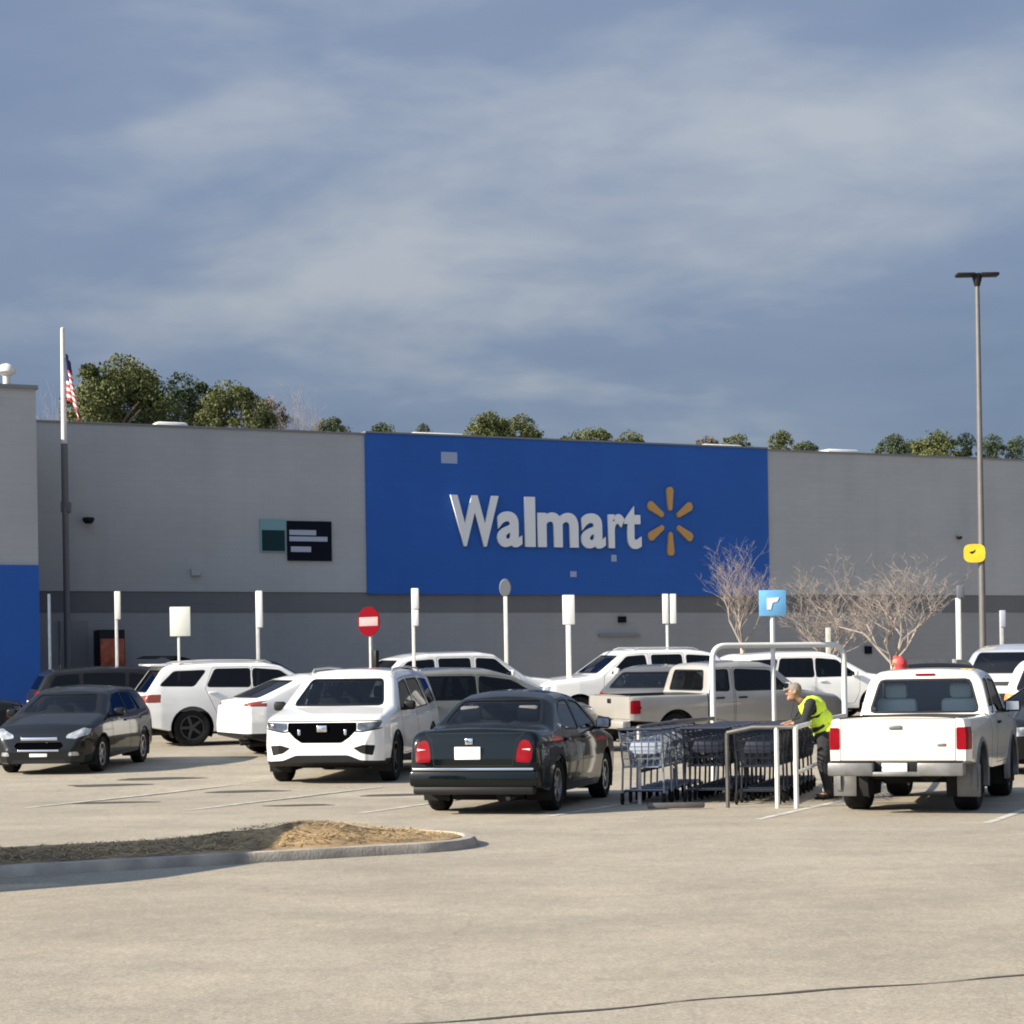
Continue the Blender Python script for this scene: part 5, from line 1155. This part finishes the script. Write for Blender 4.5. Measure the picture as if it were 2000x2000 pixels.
def hand(w_, dr, up):
    """five fingers from a palm at wrist w_, pointing along dr; up = back of the hand"""
    dr = Vector(dr).normalized(); up = Vector(up).normalized(); sd_ = dr.cross(up).normalized(); w_ = Vector(w_); out = []
    pc_ = w_ + dr * .05
    out.append([(w_, .026), (pc_ + sd_ * .018, .025), (pc_ + dr * .035 + sd_ * .018, .02)]); out.append([(w_, .026), (pc_ - sd_ * .018, .025), (pc_ + dr * .035 - sd_ * .018, .02)])
    for k, l_ in ((-1.5, .062), (-.5, .075), (.5, .08), (1.5, .068)):
        a = pc_ + dr * .035 + sd_ * .017 * k; m_ = a + dr * l_ * .5 - up * .006; e_ = m_ + dr * l_ * .35 - up * l_ * .4; out.append([(a, .0105), (m_, .0098), (e_, .0085)])
    a = w_ + dr * .025 + sd_ * .03; out.append([(a, .013), (a + sd_ * .03 + dr * .025, .0115), (a + sd_ * .034 + dr * .06 - up * .015, .0095)])
    return out
M_SKIN = mat('skin', (.30, .17, .11), .6, var=.1); M_DARKC = mat('dark_cloth', (.014, .015, .018), .9, var=.2); M_HIVIS = mat('hivis_yellow', (.60, .80, .05), .7, var=.1, vscale=9); M_CAPT = mat('tan_cap', (.19, .16, .125), .85); M_SHIRT = mat('grey_shirt', (.10, .11, .10), .9)
# attendant: bending forward to the left over the carts (local x to the photo's right, y away)
Y = 26.6; p = on_ground(1622, Y); Z = lambda py: at(1600, py, Y).z - p.z; X = lambda px: at(px, 1450, Y).x - p.x
hip = Vector((X(1612), 0, .93)); che = Vector((X(1588), -.02, 1.26)); nek = Vector((X(1568), -.03, 1.36)); hd = Vector((X(1551), -.04, 1.43))
pers = empty('person', p, 0, 'person in a yellow hi-vis vest bending over the shopping carts', 'person'); pers.scale = (1, 1, .94)
shL, shR = Vector((X(1580), -.20, 1.33)), Vector((X(1586), .19, 1.34)); elL, elR = Vector((X(1566), -.24, 1.08)), Vector((X(1568), .22, 1.10)); wrL, wrR = Vector((X(1543), -.16, 1.05)), Vector((X(1543), .16, 1.06))
kn1, kn2 = Vector((X(1604), -.12, .50)), Vector((X(1626), .12, .48)); an1, an2 = Vector((X(1616), -.12, .09)), Vector((X(1640), .13, .09))
body_ch = [[(hip, .15), (hip.lerp(che, .5), .145), (che, .155), (che.lerp(nek, .6), .10), (nek, .058), (hd, .06)], [(shL, .07), (che.lerp(nek, .3), .11), (shR, .07)],
    [(shL, .062), (elL, .046), (wrL, .028)], [(shR, .062), (elR, .046), (wrR, .028)], [(hip + Vector((0, -.08, -.04)), .105), (kn1, .066), (an1, .045), (an1 + Vector((-.16, -.01, -.045)), .038)], [(hip + Vector((0, .08, -.04)), .105), (kn2, .066), (an2, .045), (an2 + Vector((-.16, 0, -.045)), .038)],
    [(hd + Vector((-.01, 0, .0)), .068), (hd + Vector((-.005, 0, .06)), .086), (hd + Vector((.01, 0, .09)), .086)], [(hd + Vector((-.08, 0, .045)), .018), (hd + Vector((-.098, 0, .028)), .014)], [(hd + Vector((-.045, 0, -.02)), .045), (hd + Vector((-.062, 0, -.035)), .03)],
    [(hd + Vector((.005, -.095, .05)), .02), (hd + Vector((.01, -.10, .075)), .018)], [(hd + Vector((.005, .095, .05)), .02), (hd + Vector((.01, .10, .075)), .018)]]
for w_ in (wrL, wrR): body_ch += hand(w_, (-1, 0, -.25), (-.2, 0, 1))
obj('body', figure(body_ch, .0075), M_SKIN, pers)
obj('trousers', figure([[(hip, .160), (hip + Vector((0, -.08, -.06)), .122), (kn1, .085), (an1 + Vector((0, 0, .02)), .066)], [(hip, .160), (hip + Vector((0, .08, -.06)), .122), (kn2, .085), (an2 + Vector((0, 0, .02)), .066)]], .012), M_DARKC, pers)
obj('shirt', figure([[(hip, .162), (che, .166), (che.lerp(nek, .6), .108)], [(shL, .08), (che.lerp(nek, .3), .118), (shR, .08)], [(shL, .078), (elL, .06), (elL.lerp(wrL, .55), .05)], [(shR, .078), (elR, .06), (elR.lerp(wrR, .55), .05)]], .012), M_DARKC, pers)
# hi-vis vest: bands over the shoulders, open under the arm
b = figure([[(hip + Vector((.01, 0, .02)), .178), (che, .182), (che.lerp(nek, .55), .125)], [(shL + Vector((.01, .03, 0)), .092), (che.lerp(nek, .3), .13), (shR + Vector((.01, -.03, 0)), .092)]], .012)
for f in list(b.faces):
    pass
ax_d = (che - hip).normalized(); rem = []
for f in b.faces:
    c = f.calc_center_median(); t_ = (c - hip).dot(ax_d)
    arm = min((c - (shL + Vector((-.015, -.05, -.10)))).length, (c - (shR + Vector((-.015, .05, -.10)))).length) < .115
    if arm or t_ < -.06 or (c - nek).length < .085 or (c.x < hip.x + (che.x - hip.x) * t_ / (che - hip).length - .155): rem.append(f)
bmesh.ops.delete(b, geom=rem, context='FACES'); vst = obj('safety_vest', b, M_HIVIS, pers)
bc = figure([[(hd + Vector((.012, 0, .085)), .094), (hd + Vector((.018, 0, .105)), .088)], [(hd + Vector((-.07, 0, .10)), .022), (hd + Vector((-.135, 0, .082)), .014)], [(hd + Vector((-.07, .035, .10)), .02), (hd + Vector((-.125, .025, .084)), .014)], [(hd + Vector((-.07, -.035, .10)), .02), (hd + Vector((-.125, -.025, .084)), .014)]], .008)
obj('cap', bc, M_CAPT, pers)
for a_ in (an1, an2): obj('shoe', figure([[(a_ + Vector((.02, 0, -.03)), .05), (a_ + Vector((-.08, -.005, -.04)), .05), (a_ + Vector((-.17, -.01, -.045)), .042)]], .01), M_BLK, pers)
b = bmesh.new()
for s in (-1, 1): box(b, tuple(hd + Vector((-.084, s * .033, .058))), (.012, .020, .011), .004)
obj('eyes', b, M_BLK, pers)
# person in a red hood standing beyond the white pickup
Y = 36.5; p = on_ground(1762, Y); pers = empty('person', p, R(20), 'person in a red hooded jacket standing beyond the white pickup roof', 'person')
hz_ = at(1762, 1281, Y).z - p.z - .13; k = hz_ / 1.60
hip = Vector((0, 0, .92 * k)); che = Vector((-.02, 0, 1.26 * k)); nek = Vector((-.05, 0, 1.44 * k)); hd = Vector((-.07, 0, 1.53 * k))
shL, shR = Vector((-.02, -.19, 1.37 * k)), Vector((-.02, .19, 1.37 * k)); elL, elR = Vector((-.06, -.26, 1.10 * k)), Vector((-.06, .26, 1.10 * k)); wrL, wrR = Vector((-.28, -.20, 1.12 * k)), Vector((-.28, .20, 1.12 * k))
legs = [[(hip + Vector((0, s * .08, -.04)), .105), (Vector((-.02, s * .10, .48 * k)), .066), (Vector((0, s * .11, .09)), .045), (Vector((-.16, s * .12, .045)), .038)] for s in (-1, 1)]
body_ch = [[(hip, .15), (che, .15), (nek, .06), (hd, .06)], [(shL, .07), (che.lerp(nek, .4), .10), (shR, .07)], [(shL, .062), (elL, .046), (wrL, .028)], [(shR, .062), (elR, .046), (wrR, .028)], [(hd + Vector((0, 0, .02)), .078), (hd + Vector((0, 0, .09)), .095)], [(hd + Vector((-.08, 0, .05)), .024), (hd + Vector((-.115, 0, .035)), .016)], [(hd + Vector((-.05, 0, -.03)), .042), (hd + Vector((-.07, 0, -.045)), .03)]] + legs
for w_ in (wrL, wrR): body_ch += hand(w_, (-1, 0, .1), (0, 0, 1))
obj('body', figure(body_ch, .009), M_SKIN, pers)
M_REDJ = mat('red_jacket', (.48, .05, .055), .8, var=.12)
obj('hooded_jacket', figure([[(hip + Vector((0, 0, -.08)), .165), (che, .168), (che.lerp(nek, .6), .115)], [(shL, .083), (che.lerp(nek, .4), .118), (shR, .083)], [(shL, .08), (elL, .062), (wrL, .045)], [(shR, .08), (elR, .062), (wrR, .045)], [(nek + Vector((.04, 0, .0)), .12), (hd + Vector((.05, 0, .06)), .135), (hd + Vector((.045, 0, .09)), .115)], [(hd + Vector((.05, 0, .08)), .10), (hd + Vector((-.02, .01, .165)), .055)], [(nek + Vector((.10, 0, .02)), .11), (hd + Vector((.12, 0, -.01)), .10)]], .013), M_REDJ, pers)
obj('trousers', figure([[(hip, .158), (l_[0][0], .118), (l_[1][0], .082), (l_[2][0] + Vector((0, 0, .03)), .062)] for l_ in legs], .014), M_DARKC, pers)
b = bmesh.new()
for s in (-1, 1): box(b, tuple(hd + Vector((-.093, s * .033, .07))), (.012, .022, .012), .004)
obj('eyes', b, M_BLK, pers)
